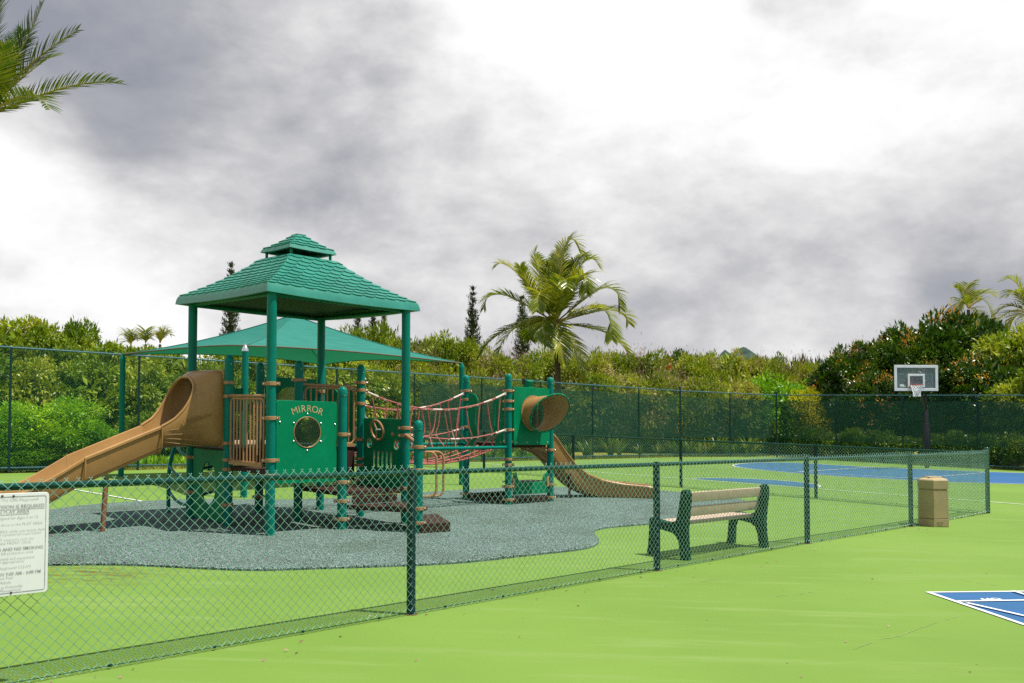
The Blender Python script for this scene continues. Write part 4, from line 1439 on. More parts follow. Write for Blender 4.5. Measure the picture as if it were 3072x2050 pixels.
# rolled lip round the opening
i0 = ts.index(.372)
lip = [rowsT[i][0] for i in range(len(ts) - 1, i0 - 1, -1)] + [rowsT[i0 - 1][0].lerp(rowsT[i0 - 1][-1], .5)] + [rowsT[i][-1] for i in range(i0, len(ts))]
MB().tube(catmull(lip, 4), .02, 10).build('hood_lip', TANS, slide)
MB().prism(rrect(.98, 1.08, .05), [rrect(.84, .96, .12)], SP(.02, 0, 1.66), -VT, UP, .03, .008).build('hood_flange', TANS, slide)


def chute(path, prof_b, depth, hw, lat, name, parent, lipw=.035, segs=None):
    """moulded half-pipe chute swept along path [(x,y)], with bottom heights and wall depths"""
    mb = MB(); n = len(path); S_ = []
    for i in range(n):
        p = Vector(path[i]); t = (Vector(path[min(i + 1, n - 1)]) - Vector(path[max(i - 1, 0)])).normalized()
        q = Vector((t.y, -t.x)); D = depth[i]; w = hw[i]
        sec = [(-w - .03, D - .035), (-w - .03, D - .005), (-w - .015, D + .01), (-w + .005, D), (-w + .035, D * .45), (-w + .075, D * .12), (-w + .13, 0), (w - .13, 0), (w - .075, D * .12), (w - .035, D * .45),
               (w - .005, D), (w + .015, D + .01), (w + .03, D - .005), (w + .03, D - .035), (w + .012, D - .05), (w - .005, D * .35), (w - .03, -.01), (w - .045, -.02), (w - .05, -.06), (w - .12, -.075), (-w + .12, -.075), (-w + .05, -.06), (-w + .045, -.02), (-w + .03, -.01), (-w + .005, D * .35), (-w - .012, D - .05)]
        S_.append(len(sec))
        for x, y in sec:
            c = p + q * x; mb.v.append((c.x, c.y, gz(p.x) + prof_b[i] + y))
    m_ = S_[0]
    for i in range(n - 1):
        for s in range(m_): mb.f.append((i * m_ + s, i * m_ + (s + 1) % m_, (i + 1) * m_ + (s + 1) % m_, (i + 1) * m_ + s))
    mb.f.append(tuple(range(m_))); mb.f.append(tuple((n - 1) * m_ + s for s in reversed(range(m_))))
    return mb.build(name, TANS, parent, 40)


tt = np.array([.84, 1.0, 1.2, 1.4, 1.6, 1.8, 1.83])
rimh = np.interp(tt, [.84, 1.83], [1.40, .99]); dep = [.285] * len(tt)
chute([tuple((SM + SD * t).xy) for t in tt], rimh - np.array(dep), dep, [.31] * len(tt), None, 'slide_chute', slide)
tt = np.array([1.83, 1.9, 2.0, 2.1, 2.2, 2.35, 2.5, 2.65, 2.8, 3.0, 3.2, 3.4, 3.5])
rimh = np.interp(tt, [1.83, 1.88, 2.18, 2.5, 2.8, 3.1, 3.3, 3.5], [.985, .955, .77, .60, .47, .40, .375, .34])
dep = list(np.interp(tt, [1.83, 2.5, 3.2, 3.5], [.28, .25, .18, .12]))
chute([tuple((SM + SD * t).xy) for t in tt], rimh - np.array(dep), dep, [.312] * len(tt), None, 'slide_exit', slide)
# seam bands
for t, hr_ in ((.845, 1.395), (1.83, .99)):
    pts = [SP(t, x, y) for x, y in ((-.345, hr_), (-.34, hr_ - .2), (-.3, hr_ - .33), (-.2, hr_ - .365), (.2, hr_ - .365), (.3, hr_ - .33), (.34, hr_ - .2), (.345, hr_))]
    MB().tube(catmull(pts, 4), .012, 8).build('seam_band', TANS, slide)
lg = G(307, 1595, PADH); lt_ = AT(313, 1452, lg.y + .05)
MB().tube([lg - UP * .05, Vector((lg.x + .02, lg.y + .04, gz(lg.x) + .72))], .033, 12).build('slide_leg', mat('brown_leg_paint', (.19, .085, .04), .4, .5), slide)
# embossed word on the hood, following the moulded ribs
em = MB()
eo = SP(.62, .375, 1.42); ex = (SP(.14, .49, 1.60) - SP(.62, .385, 1.42)).normalized(); ey = (UP - ex * UP.dot(ex)).normalized()
eo = SP(.60, .405, 1.415)
text_into(em, 'slideWinder', .085, eo, ex, ey, extrude=.010, bold=.001, align='LEFT')
em.build('embossed_lettering', TANS, slide, 0)
for k, (h0_, h1_) in enumerate(((1.34, 1.42), (1.29, 1.31), (1.24, 1.21), (1.19, 1.13))):
    pts = [SP(t, float(HWd(t)) + (.012 if t < .6 else .006), np.interp(t, [.3, .8], [h1_, h0_])) for t in np.linspace(.32, .8, 8)]
    MB().tube(pts, [.001, .003, .004, .005, .005, .004, .003, .001], 6).build('moulded_rib', TANS, slide)

# ---- right slide
pth = [Vector(p).xy for p in catmull([(.28, 17.74, 0), (.62, 18.04, 0), (.95, 18.3, 0), (1.3, 18.52, 0), (1.7, 18.68, 0), (2.1, 18.76, 0), (2.55, 18.78, 0), (2.95, 18.76, 0)], 5)]
sl_ = np.concatenate([[0], np.cumsum([(pth[i + 1] - pth[i]).length for i in range(len(pth) - 1)])])
pb_ = np.interp(sl_, [0, .3, .55, .8, 1.1, 1.4, 1.8, 2.3, 2.8, 3.1], [1.10, 1.02, .86, .62, .36, .20, .09, .045, .04, .04])
dp_ = np.interp(sl_, [0, .5, 1, 2, 2.9, 3.1], [.42, .40, .36, .29, .24, .12])
slide2 = chute([tuple(p) for p in pth], pb_, list(dp_), [.29] * len(pth), None, 'slide_chute', ps)
side = MB()
for sgn in (1, -1):
    a = Vector((.28, 17.74)) + Vector((UU.y, -UU.x)) * .29 * sgn
    dxy = Vector((UU.x, UU.y))
    pts = [(a.x, a.y, 1.12), (a.x + dxy.x * .42, a.y + dxy.y * .42, .98), (a.x + dxy.x * .42, a.y + dxy.y * .42, 1.36), (a.x + dxy.x * .28, a.y + dxy.y * .28, 1.62), (a.x, a.y, 1.78)]
    o = len(side.v); off = Vector((UU.y, -UU.x)) * .025
    side.v += [(x, y, z) for x, y, z in pts] + [(x + off.x, y + off.y, z) for x, y, z in pts]
    n_ = len(pts)
    side.f += [tuple(o + k for k in range(n_)), tuple(o + n_ + k for k in reversed(range(n_)))] + [(o + k, o + n_ + k, o + n_ + (k + 1) % n_, o + (k + 1) % n_) for k in range(n_)]
side.build('slide_side', TANS, slide2, 0)
rbm = MB()
for off in (-.12, .12):
    pts = []
    for i in range(0, len(pth)):
        t = (pth[min(i + 1, len(pth) - 1)] - pth[max(i - 1, 0)]).normalized(); c = pth[i] + Vector((t.y, -t.x)) * off
        pts.append((c.x, c.y, gz(c.x) + pb_[i] - .072))
    rbm.tube(pts, .03, 8)
rbm.build('moulded_rib', TANS, slide2)
l2 = G(1709, 1495, PADH)
MB().tube([l2 - UP * .04, Vector((l2.x, l2.y, gz(l2.x) + .52))], .028, 12).build('slide_leg', BROWN, slide2)

# ------------------------------------------------------------------ shade sail


def sail_material():
    m = bpy.data.materials.new('green_shade_cloth'); m.use_nodes = True
    N, L = m.node_tree.nodes, m.node_tree.links
    p = N['Principled BSDF']; p.inputs['Roughness'].default_value = .75; p.inputs['Specular IOR Level'].default_value = .12
    geo = N.new('ShaderNodeNewGeometry')
    w = N.new('ShaderNodeTexNoise'); w.inputs['Scale'].default_value = 5; w.inputs['Detail'].default_value = 5
    mp = N.new('ShaderNodeMapping'); mp.inputs['Scale'].default_value = (.4, .4, 9); L.new(geo.outputs['Position'], mp.inputs[0]); L.new(mp.outputs[0], w.inputs[0])
    r = N.new('ShaderNodeValToRGB'); L.new(w.outputs['Fac'], r.inputs[0])
    r.color_ramp.elements[0].position = .3; r.color_ramp.elements[0].color = (.03, .19, .155, 1)
    r.color_ramp.elements[1].position = .7; r.color_ramp.elements[1].color = (.045, .235, .19, 1)
    L.new(r.outputs[0], p.inputs['Base Color'])
    t = N.new('ShaderNodeBsdfTranslucent'); t.inputs[0].default_value = (.012, .17, .085, 1)
    mx = N.new('ShaderNodeMixShader'); mx.inputs[0].default_value = .3
    L.new(p.outputs[0], mx.inputs[1]); L.new(t.outputs[0], mx.inputs[2]); L.new(mx.outputs[0], N['Material Output'].inputs['Surface'])
    return m


SAIL = sail_material()
cL, cF, cR, cB = AT(366, 1064, 21.16), AT(735, 1038, 16.9), AT(1388, 1091, 21.26), AT(972, 1096, 25.45)
pk = AT(880, 946, 21.2)
sail = thing('shade_sail', 'large green fabric hip shade canopy on four green poles behind the roofed tower', 'shade canopy', G(735, 1493))
mb = MB(); nd = 14
corners = [cL, cF, cR, cB]
idx = {}


def sail_pt(k, s, r_):
    """k: side, s along edge 0..1, r 0 edge .. 1 peak"""
    a, b = corners[k], corners[(k + 1) % 4]
    e = a.lerp(b, s)
    mid = (a + b) / 2; inward = (Vector((pk.x, pk.y, 0)) - Vector((mid.x, mid.y, 0))).normalized()
    e = e + inward * .42 * 4 * s * (1 - s) + UP * .10 * 4 * s * (1 - s)
    p = e.lerp(pk, r_)
    p.z -= .22 * math.sin(r_ * math.pi) * (1 - .55 * abs(2 * s - 1) ** 2)
    return p


for k in range(4):
    o = len(mb.v)
    for i in range(nd + 1):
        for j in range(nd + 1): mb.v.append(tuple(sail_pt(k, i / nd, j / nd)))
    for i in range(nd):
        for j in range(nd): mb.f.append((o + i * (nd + 1) + j, o + (i + 1) * (nd + 1) + j, o + (i + 1) * (nd + 1) + j + 1, o + i * (nd + 1) + j + 1))
canopy = mb.build('canopy', SAIL, sail, 60)
hem = mat('brown_hem_webbing', (.12, .075, .045), .7, .2)
for k in range(4):
    MB().tube([sail_pt(k, s, 0) for s in np.linspace(0, 1, 15)], .016, 6).build('hem', hem, canopy)
    a = corners[k]
    MB().tube([a.lerp(pk, t) + UP * .0 - UP * .22 * math.sin(t * math.pi) * .45 + UP * .004 for t in np.linspace(0, 1, 12)], .012, 6).build('seam', SAIL, canopy)
for c, px_, py_ in ((cL, 364, 1430), (cF, 736, 1493), (cR, 1383, 1455), (cB, 974, 1405)):
    x, y = c.x, c.y
    if c is cF: b_ = G(736, 1493)
    p = MB(); inw = (Vector((pk.x, pk.y, 0)) - Vector((x, y, 0))).normalized() * .02
    zt = c.z - .10
    p.tube([(x + inw.x, y + inw.y, gz(x) - .02), (x + inw.x, y + inw.y, zt)], .064, 18)
    po = p.build('pole', GREEN, sail)
    MB().lathe((x + inw.x, y + inw.y, zt), [(.066, 0), (.055, .05), (.03, .10), (.018, .12), (.018, .14)], 16).build('pole_cap', STEEL if c is cF else GREEN, po)

# ------------------------------------------------------------------ benches, bin, hoop, notice


def bench_at(a, b, toward, label, nm='park_bench'):
    """a,b: foot of the rear leg of each end frame; toward: 2D direction from back to front"""
    a, b = Vector(a), Vector(b); d = (b - a).normalized(); ln = (b - a).length
    f = Vector((toward[0], toward[1])).normalized()
    f = (f - d * f.dot(d)).normalized()
    root = thing(nm, label, 'bench', (a.x, a.y, gz(a.x)), 'recycled plastic benches')
    d3, f3 = Vector((d.x, d.y, 0)), Vector((f.x, f.y, 0))
    for e, q in ((0, a), (1, b)):
        o = Vector((q.x, q.y, gz(q.x)))
        # end frame outline: x forward from the rear foot, y up
        out = [(-.03, 0), (.075, 0), (.085, .10), (.10, .20), (.13, .27), (.20, .31), (.36, .335), (.43, .32), (.455, .25), (.465, 0), (.575, 0), (.55, .12), (.535, .28), (.53, .40), (.525, .455), (.49, .475), (.44, .46), (.30, .435), (.20, .43), (.135, .46), (.105, .55), (.075, .72), (.06, .80), (.03, .835), (-.02, .835), (-.045, .80), (-.045, .70), (-.02, .50), (-.005, .36), (-.01, .2), (-.025, .08)]
        mb = MB(); mb.prism(out, [], o - d3 * .05 * (1 if e == 0 else 1), f3, UP, .10, .012)
        mb.build('end_frame', BENCHG, root, 30)
    A = Vector((a.x, a.y, gz(a.x))); mid = (A + Vector((b.x, b.y, gz(b.x)))) / 2
    dt = (Vector((b.x, b.y, gz(b.x))) - A).normalized()

    def slat(fx, h, w, tk, ang, nm='slat'):
        ax2 = (f3 * math.cos(ang) + UP * math.sin(ang)); az = dt.cross(ax2).normalized()
        M = Matrix((dt, ax2, az)).transposed()
        MB().box(mid + f3 * fx + UP * h, (ln - .02, w, tk), M, .008).build(nm, BENCHT, root)
    slat(.055, .735, .12, .045, R(98), 'back_slat')
    slat(.095, .56, .12, .045, R(98), 'back_slat')
    for k in range(3): slat(.19 + .115 * k, .415, .10, .04, R(4), 'seat_slat')
    return root


bA, bB = g2(2062, 1681), g2(2296, 1643)
dB = (bB - bA).normalized(); fB = Vector((-dB.y, dB.x))
bench_at(bA, bB, fB, 'tan slatted bench with dark green end frames just behind the low fence')
# second bench far back by the tall fence, its back to the left run
c2 = Vector((-7.65, 24.9)); d2 = dL
bench_at(c2 - Vector((d2.x, d2.y)) * .9, c2 + Vector((d2.x, d2.y)) * .9, (nL.x, nL.y), 'tan slatted bench seen far behind the roofed tower, by the tall fence')

# waste bin: hexagonal, flared lid
bc = G(2800, 1577); bc = Vector((bc.x, bc.y, gz(bc.x)))
bin_ = thing('litter_bin', 'beige six sided plastic litter bin standing beside the low fence', 'bin', bc)


def hexring(r, h, rot=R(8), n=6, sq=1.0):
    return [bc + Vector((r * math.cos(rot + 2 * math.pi * k / n), r * math.sin(rot + 2 * math.pi * k / n), h)) for k in range(n)]


def hexstack(lv, name, m):
    mb = MB()
    for r_, h in lv: mb.v += [tuple(p) for p in hexring(r_, h)]
    for i in range(len(lv) - 1):
        for k in range(6): mb.f.append((i * 6 + k, i * 6 + (k + 1) % 6, (i + 1) * 6 + (k + 1) % 6, (i + 1) * 6 + k))
    mb.f.append(tuple(reversed(range(6)))); mb.f.append(tuple((len(lv) - 1) * 6 + k for k in range(6)))
    return mb.build(name, m, bin_, 15)


BR = .262
hexstack([(BR - .012, 0), (BR, .008), (BR + .002, .125), (BR - .004, .130)], 'base_band', CANM)
hexstack([(BR - .004, .138), (BR + .001, .142), (BR - .003, .60), (BR - .012, .607)], 'body', CANM)
hexstack([(BR - .02, .6), (BR - .02, .625), (BR + .003, .63), (BR + .003, .765), (BR - .012, .782), (.16, .800), (.15, .81)], 'lid', CANM)
mb = MB()
ring = [bc + Vector((.15 * math.cos(a), .10 * math.sin(a), .805)) for a in np.linspace(0, 2 * math.pi, 25)[:-1]]
MB().box(bc + Vector((0, 0, .812)), (.24, .17, .02), Matrix.Rotation(R(8), 3, 'Z'), .004).build('lid_flap', CANM, bin_)
hexstack([(BR - .03, .12), (BR - .03, .62)], 'seam_shade_core', mat('bin_shadow_gap', (.16, .125, .08), .6, .3))  # core behind the seams, their shadow put into its darker beige
kk = MB(); hr = hexring(BR + .004, 0); f0, f1 = hr[4], hr[5]
dd = (f1 - f0).normalized()
for k in range(3): kk.box(f0.lerp(f1, .42) + UP * (.045 + .022 * k), (.11 - .02 * (k == 0), .004, .008), Matrix.Rotation(math.atan2(dd.y, dd.x), 3, 'Z'))
kk.build('moulded_mark', CANM, bin_, 0)

# basketball goal
YH = 34.0
hp = G(2781, 1405); hp = Vector((hp.x, hp.y, gz(hp.x)))
goal = thing('basketball_goal', 'basketball goal with clear white framed backboard on a padded black pole', 'basketball hoop', hp)
tl_, br_ = AT(2682, 1097, YH), AT(2815, 1172, YH)
bw, bh = br_.x - tl_.x, tl_.z - br_.z
bo_ = Vector(((tl_.x + br_.x) / 2, YH, (tl_.z + br_.z) / 2)); yawb = R(3)
bx, bn_ = Vector((math.cos(yawb), math.sin(yawb), 0)), Vector((math.sin(yawb), -math.cos(yawb), 0))
bo_ = bo_ + Vector((0, 0, 0))
wht = mat('white_backboard_paint', (.72, .73, .74), .4, .4)
glass = MB().prism([(-bw / 2, -bh / 2), (bw / 2, -bh / 2), (bw / 2, bh / 2), (-bw / 2, bh / 2)], [], bo_ - bn_ * .02, bx, UP, .015)
gb = glass.build('backboard', plastic_clear('backboard_glass', (.30, .36, .40), .26), goal, 0)


def frame_ring(w, h, t, name, off=.0, m=wht, cy=0.0):
    return MB().prism(rrect(w, h, .01, 2), [rrect(w - 2 * t, h - 2 * t, .01, 2)], bo_ + UP * cy + bn_ * off - bn_ * .014, bx, UP, .028, .003).build(name, m, gb, 0)


frame_ring(bw + .03, bh + .03, .10, 'frame')
frame_ring(.66, .50, .075, 'target_square', .004, wht, -.10)
BPX = bw / 133.0
rimc = AT(2750, 1155, YH - .42)
redm = mat('orange_rim_paint', (.42, .05, .025), .45, .5)
rr0 = .225
MB().tube([rimc + Vector((rr0 * math.cos(a), rr0 * math.sin(a), 0)) for a in np.linspace(0, 2 * math.pi, 29)[:-1]], .013, 8, closed=True).build('rim', redm, goal)
MB().box(rimc + Vector((0, .31, -.06)), (.16, .18, .12), None, .01).build('rim_bracket', redm, goal)
net = MB(); NS = 12
for k in range(NS):
    for sgn in (1, -1):
        pts = []
        for j in range(7):
            f_ = j / 6; rad = rr0 * (1 - .52 * min(1, f_ * 1.25)) + (.02 * (f_ > .8)); a = 2 * math.pi * (k + sgn * j * .5) / NS
            pts.append(rimc + Vector((rad * math.cos(a), rad * math.sin(a), -.44 * f_)))
        net.tube(pts, .0085, 4)
net.build('net', mat('white_net_cord', (.8, .8, .78), .7, .2), goal)
arm_top = bo_ + Vector((.06, .1, -.12))
pt_ = Vector((hp.x, hp.y, 2.2))
po = MB(); po.box(Vector((hp.x, hp.y, gz(hp.x) + 1.25)), (.13, .13, 2.5), None, .01); po.build('pole', BLACK, goal)
pad = MB(); pad.lathe((hp.x, hp.y, gz(hp.x) + .55), [(.12, 0), (.14, .03), (.145, .55), (.15, .6), (.14, .95), (.125, 1.12), (.12, 1.22), (.06, 1.23)], 14); pad.build('pole_pad', BLACK, goal)
ar = MB()
zt = gz(hp.x) + 2.35
ar.tube([Vector((hp.x, hp.y, zt)), Vector((bo_.x + .25, bo_.y + .25, bo_.z - bh / 2 - .02))], .06, 8)
ar.tube([Vector((hp.x, hp.y, zt - .1)), Vector((hp.x, hp.y, zt + .55)), Vector((bo_.x + .1, bo_.y + .1, bo_.z - .1))], .045, 8)
ar.build('support_arm', BLACK, goal)
MB().box(bo_ + Vector((.02, .12, -.12)), (.2, .18, .36), None, .01).build('mount_plate', mat('rusty_steel', (.09, .05, .035), .7, .3, var=.4, vscale=12), goal)
yb = mat('yellow_brace_paint', (.30, .22, .05), .5, .4)
for x in (-.14, .14): MB().tube([bo_ + bx * x - bn_ * .06 + UP * (bh / 2 - .05), bo_ + bx * x * .6 - bn_ * .06 - UP * .1], .016, 6).build('brace', yb, goal)
mk = MB(); mk.prism(ellipse(0, 0, .10, .035, 12), [], bo_ + bx * (-bw / 2 + .27) + UP * (-bh / 2 + .2) + bn_ * .012, bx, UP, .003)
mk.box(bo_ + bx * (-bw / 2 + .30) + UP * (-bh / 2 + .155) + bn_ * .013, (.22, .004, .03)); mk.build('corner_mark', wht, gb, 0)

# notice board on the fence at the left
fdir = Vector((fd.x, fd.y, 0)); fslope = Vector((fd.x, fd.y, SLOPE * fd.x)).normalized()
fn3 = Vector((fd.y, -fd.x, 0))                       # towards the viewer


def on_fence(px, py, off=.075):
    """point of the vertical plane just in front of the fence seen at a pixel"""
    d = pray(px, py); o = Vector((0, 0, EYE)); a = Vector((front[2].x, front[2].y, 0)) + fn3 * off
    t = (a - o).dot(fn3) / d.dot(fn3)
    return o + d * t


s_tr, s_br = on_fence(147, 1476), on_fence(141, 1775)
sh = s_tr.z - s_br.z; swd = .62
s_o = (s_tr + s_br) / 2 - fslope * swd / 2
sign = thing('notice_board', 'white rules notice with faded grey print wired to the low fence', 'sign', (s_o.x, s_o.y, s_o.z - sh / 2))
MB().prism(rrect(swd, sh, .02), [], s_o, fslope, UP, .006, .0015).build('board', SIGNW, sign)
INK = mat('faded_grey_ink', (.36, .36, .38), .6, .2, var=.3, vscale=9, col2=(.60, .60, .61))
INKD = mat('grey_ink', (.27, .27, .30), .6, .2, var=.4, vscale=14, col2=(.55, .55, .57))
bor = MB()
o_ = s_o + fn3 * .0075
bor.prism(rrect(swd - .03, sh - .035, .012), [rrect(swd - .036, sh - .040, .01)], o_ - fn3 * .0005, fslope, UP, .001)
bor.build('border_print', mat('faded_purple_border', (.24, .22, .36), .6, .2, var=.4, vscale=12, col2=(.6, .6, .64)), sign, 0)
lines = [(1496, 'Welcome to The Cliffs Playground!', 117, .026, INK, 0), (1516, 'ADULT SUPERVISION IS REQUIRED', 134, .032, INKD, 1), (1533, 'IN PLAY AREA', 88, .032, INKD, 1), (1549, 'Playground designed for Ages 5 to 12', 115, .026, INK, 0),
         (1567, 'Children may not be left alone in the PLAY AREA', 128, .026, INK, 0), (1586, 'Stay in the PLAY AREA while you watch them', 138, .026, INK, 0), (1596, 'is not considered supervision', 124, .026, INK, 0),
         (1613, 'Report SAFETY concerns with the', 103, .026, INK, 0), (1624, 'equipment to the FRONT DESK', 95, .026, INK, 0), (1640, 'NO FOOD, DRINKS AND NO SMOKING', 130, .029, INKD, 1), (1653, 'in the fall protection area', 100, .026, INK, 0),
         (1669, 'Use the playground and equipment', 104, .026, INK, 0), (1681, 'safely and appropriately', 74, .026, INK, 0), (1697, 'Keep the playground CLEAN', 93, .026, INK, 0), (1713, 'OPEN 9:00 AM - 6:00 PM', 123, .029, INKD, 1), (1733, 'Have Fun!', 40, .026, INK, 0),
         (1747, 'Mahalo', 34, .026, INK, 0), (1756, 'The Cliffs at Princeville', 68, .026, INK, 0), (1767, 'and Management', 64, .026, INK, 0)]
for m_ in (INK, INKD):
    tx = MB()
    for y, s, xr, size, mm, bd in lines:
        if mm is not m_: continue
        p = on_fence(xr, y + 4 + (0 if xr > 60 else -1), .083)
        text_into(tx, s, size * .86, p, fslope, UP, align='RIGHT', bold=.0002 if bd else -.0003)
        if bd and size > .03:
            tx.box(p - fslope * (.15 if 'PLAY' not in s else .08) - UP * .006, (.3 if 'PLAY' not in s else .16, .0006, .0022), Matrix((fslope, fn3, UP)).transposed())
    tx.build('lettering', m_, sign, 0)
bt = MB()
for px_, py_ in ((7, 1489), (41, 1489), (33, 1779)): bt.lathe(on_fence(px_, py_, .081), [(.007, 0), (.005, .004)], 8, fn3)
bt.build('bolt', BLACK, sign)

# ------------------------------------------------------------------ vegetation
LF_YEL = leaf_mat('yellow_green_leaves', [(0, (.06, .12, .006)), (.5, (.19, .27, .012)), (1, (.48, .49, .07))], .36, .27)
LF_MID = leaf_mat('mid_green_leaves', [(0, (.035, .085, .006)), (.55, (.12, .21, .010)), (1, (.34, .41, .04))], .36, .26)
LF_BRT = leaf_mat('bright_lime_leaves', [(0, (.05, .16, .004)), (.5, (.15, .35, .008)), (1, (.38, .56, .02))], .42, .3)
LF_SCR = leaf_mat('feathery_scrub_leaves', [(0, (.06, .11, .007)), (.45, (.19, .265, .012)), (.78, (.34, .38, .03)), (1, (.44, .34, .17))], .55, .28, hue_scale=.5)
LF_DRY = leaf_mat('dry_brown_pods', [(0, (.20, .11, .07)), (.6, (.38, .24, .17)), (1, (.55, .40, .32))], .7, .15)
LF_DRK = leaf_mat('dark_glossy_leaves', [(0, (.012, .038, .004)), (.55, (.038, .095, .007)), (1, (.14, .21, .014))], .27, .24, spec=.4)
LF_ORG = leaf_mat('orange_new_leaves', [(0, (.36, .18, .02)), (.5, (.56, .26, .04)), (1, (.55, .42, .06))], .4, .3)
LF_YLW = leaf_mat('yellow_blossom_leaves', [(0, (.25, .28, .01)), (.6, (.60, .55, .012)), (1, (.7, .64, .03))], .5, .3)
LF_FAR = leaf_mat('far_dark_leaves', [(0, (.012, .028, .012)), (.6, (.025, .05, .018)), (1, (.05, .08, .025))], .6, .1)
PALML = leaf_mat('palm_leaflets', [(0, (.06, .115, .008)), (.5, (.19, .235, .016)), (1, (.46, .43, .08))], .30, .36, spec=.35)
PALMD = leaf_mat('shaded_palm_leaflets', [(0, (.02, .05, .006)), (.55, (.055, .10, .008)), (1, (.20, .22, .03))], .34, .3, spec=.35)  # backlit dimness of the near palm is put into these darker leaf colours
RACH = mat('palm_leaf_stem', (.32, .25, .05), .45, .4, var=.25, vscale=3)
CONIF = leaf_mat('conifer_needles', [(0, (.014, .03, .010)), (.6, (.035, .06, .016)), (1, (.08, .11, .03))], .6, .1)
BLADE = leaf_mat('grass_blades', [(0, (.06, .12, .008)), (.6, (.18, .24, .015)), (1, (.42, .36, .06))], .6, .3)
STRAP = leaf_mat('strap_leaves', [(0, (.03, .08, .008)), (.55, (.09, .16, .012)), (1, (.30, .28, .05))], .4, .3)
COCO = mat('coconut_husk', (.20, .13, .045), .6, .3, var=.3, vscale=9)


def leaf_cloud(centers, dirs, L_, Wd, rs, jitter=.35, face=None):
    """one bent diamond leaf per centre; arrays (n,3); face: the way the blades tend to look"""
    n = len(centers)
    d = dirs + rs.normal(0, jitter, (n, 3)); d /= np.linalg.norm(d, axis=1, keepdims=True)
    r_ = rs.normal(0, 1, (n, 3)) if face is None else face + rs.normal(0, .42, (n, 3))
    s = np.cross(d, r_); s /= np.linalg.norm(s, axis=1, keepdims=True) + 1e-9
    nrm = np.cross(s, d)
    ln = L_ * rs.uniform(.65, 1.25, (n, 1)); wd = Wd * rs.uniform(.7, 1.2, (n, 1))
    V = np.empty((n, 4, 3))
    V[:, 0] = centers
    V[:, 1] = centers + d * ln * .45 + s * wd * .5
    V[:, 2] = centers + d * ln - nrm * ln * .15
    V[:, 3] = centers + d * ln * .45 - s * wd * .5
    return V.reshape(-1, 3), np.arange(n * 4).reshape(n, 4)


def crown_mesh(name, m, seed, rx, rz, nclump, nleaf, L_, Wd, droop=.4, cr=(.22, .42), hang=0.0, lean=0.0, spiky=0.0, fill=.35):
    """crown of many leaf clumps: uneven outline, gaps between clumps, leaves all through the outer shell.
    local origin at the crown's bottom centre"""
    rs = np.random.default_rng(seed)
    cs, crd = [], []
    for k in range(nclump):
        p = rs.normal(0, 1, 3); p /= np.linalg.norm(p)
        p *= rs.uniform(.62, 1.0) ** .6
        cs.append(p * np.array([rx, rx, rz]) * .93); crd.append(rs.uniform(*cr) * rx)
    cs = np.array(cs); crd = np.array(crd)
    core = int(nleaf * .16)
    w = crd ** 2; w /= w.sum()
    idx = rs.choice(nclump, nleaf - core, p=w); n = len(idx)
    u = rs.normal(0, 1, (n, 3)); u /= np.linalg.norm(u, axis=1, keepdims=True)
    rad = rs.uniform(0, 1, (n, 1)) ** fill * crd[idx][:, None]
    # clumps are lumpy themselves, flatter than tall, hollow below
    rad *= (1 + .25 * np.sin(u[:, :1] * 5 + idx[:, None]) * np.sin(u[:, 1:2] * 4.3 + idx[:, None] * 1.7) + spiky * rs.uniform(0, 1, (n, 1)) ** 6)
    c = cs[idx] + u * rad * np.array([1, 1, .68])
    d = u * .8 + cs[idx] / np.array([rx, rx, rz]) * .4 + np.array([lean, 0, .2 - droop])
    face = u * .75 + np.array([0, 0, 1.05])
    uc = rs.normal(0, 1, (core, 3)); uc /= np.linalg.norm(uc, axis=1, keepdims=True)
    cc = uc * np.array([rx, rx, rz]) * rs.uniform(.4, .78, (core, 1))
    V, F = leaf_cloud(c, d, L_, Wd, rs, .3, face)
    V2, F2 = leaf_cloud(cc, uc + np.array([0, 0, -.3]), L_ * 2.0, Wd * 2.2, rs, .5, uc)
    F = np.concatenate([F, F2 + len(V)]); V = np.concatenate([V, V2])
    V[:, 2] += rz
    return raw_mesh(name, V, F, m)


def limbs_mesh(name, m, seed, h, rx, rz, r0, n=7):
    rs = np.random.default_rng(seed); mb = MB()
    top = Vector((rs.uniform(-.2, .2), rs.uniform(-.2, .2), h))
    mb.tube(catmull([(0, 0, -.1), (rs.uniform(-.1, .1), rs.uniform(-.1, .1), h * .5), top], 4), [r0 * (1.15 - .5 * k / 8) for k in range(9)], 8)
    for k in range(n):
        a = 2 * math.pi * k / n + rs.uniform(-.3, .3); e = Vector((math.cos(a) * rx * .75, math.sin(a) * rx * .75, h + rz * rs.uniform(.4, 1.4)))
        s = Vector((0, 0, h * rs.uniform(.55, 1)))
        pts = catmull([s, s.lerp(e, .45) + Vector((0, 0, rz * .12)), e], 4)
        mb.tube(pts, [r0 * .5 * (1 - .85 * i / 8) for i in range(9)], 6)
    return mb.mesh(name, m, 60)


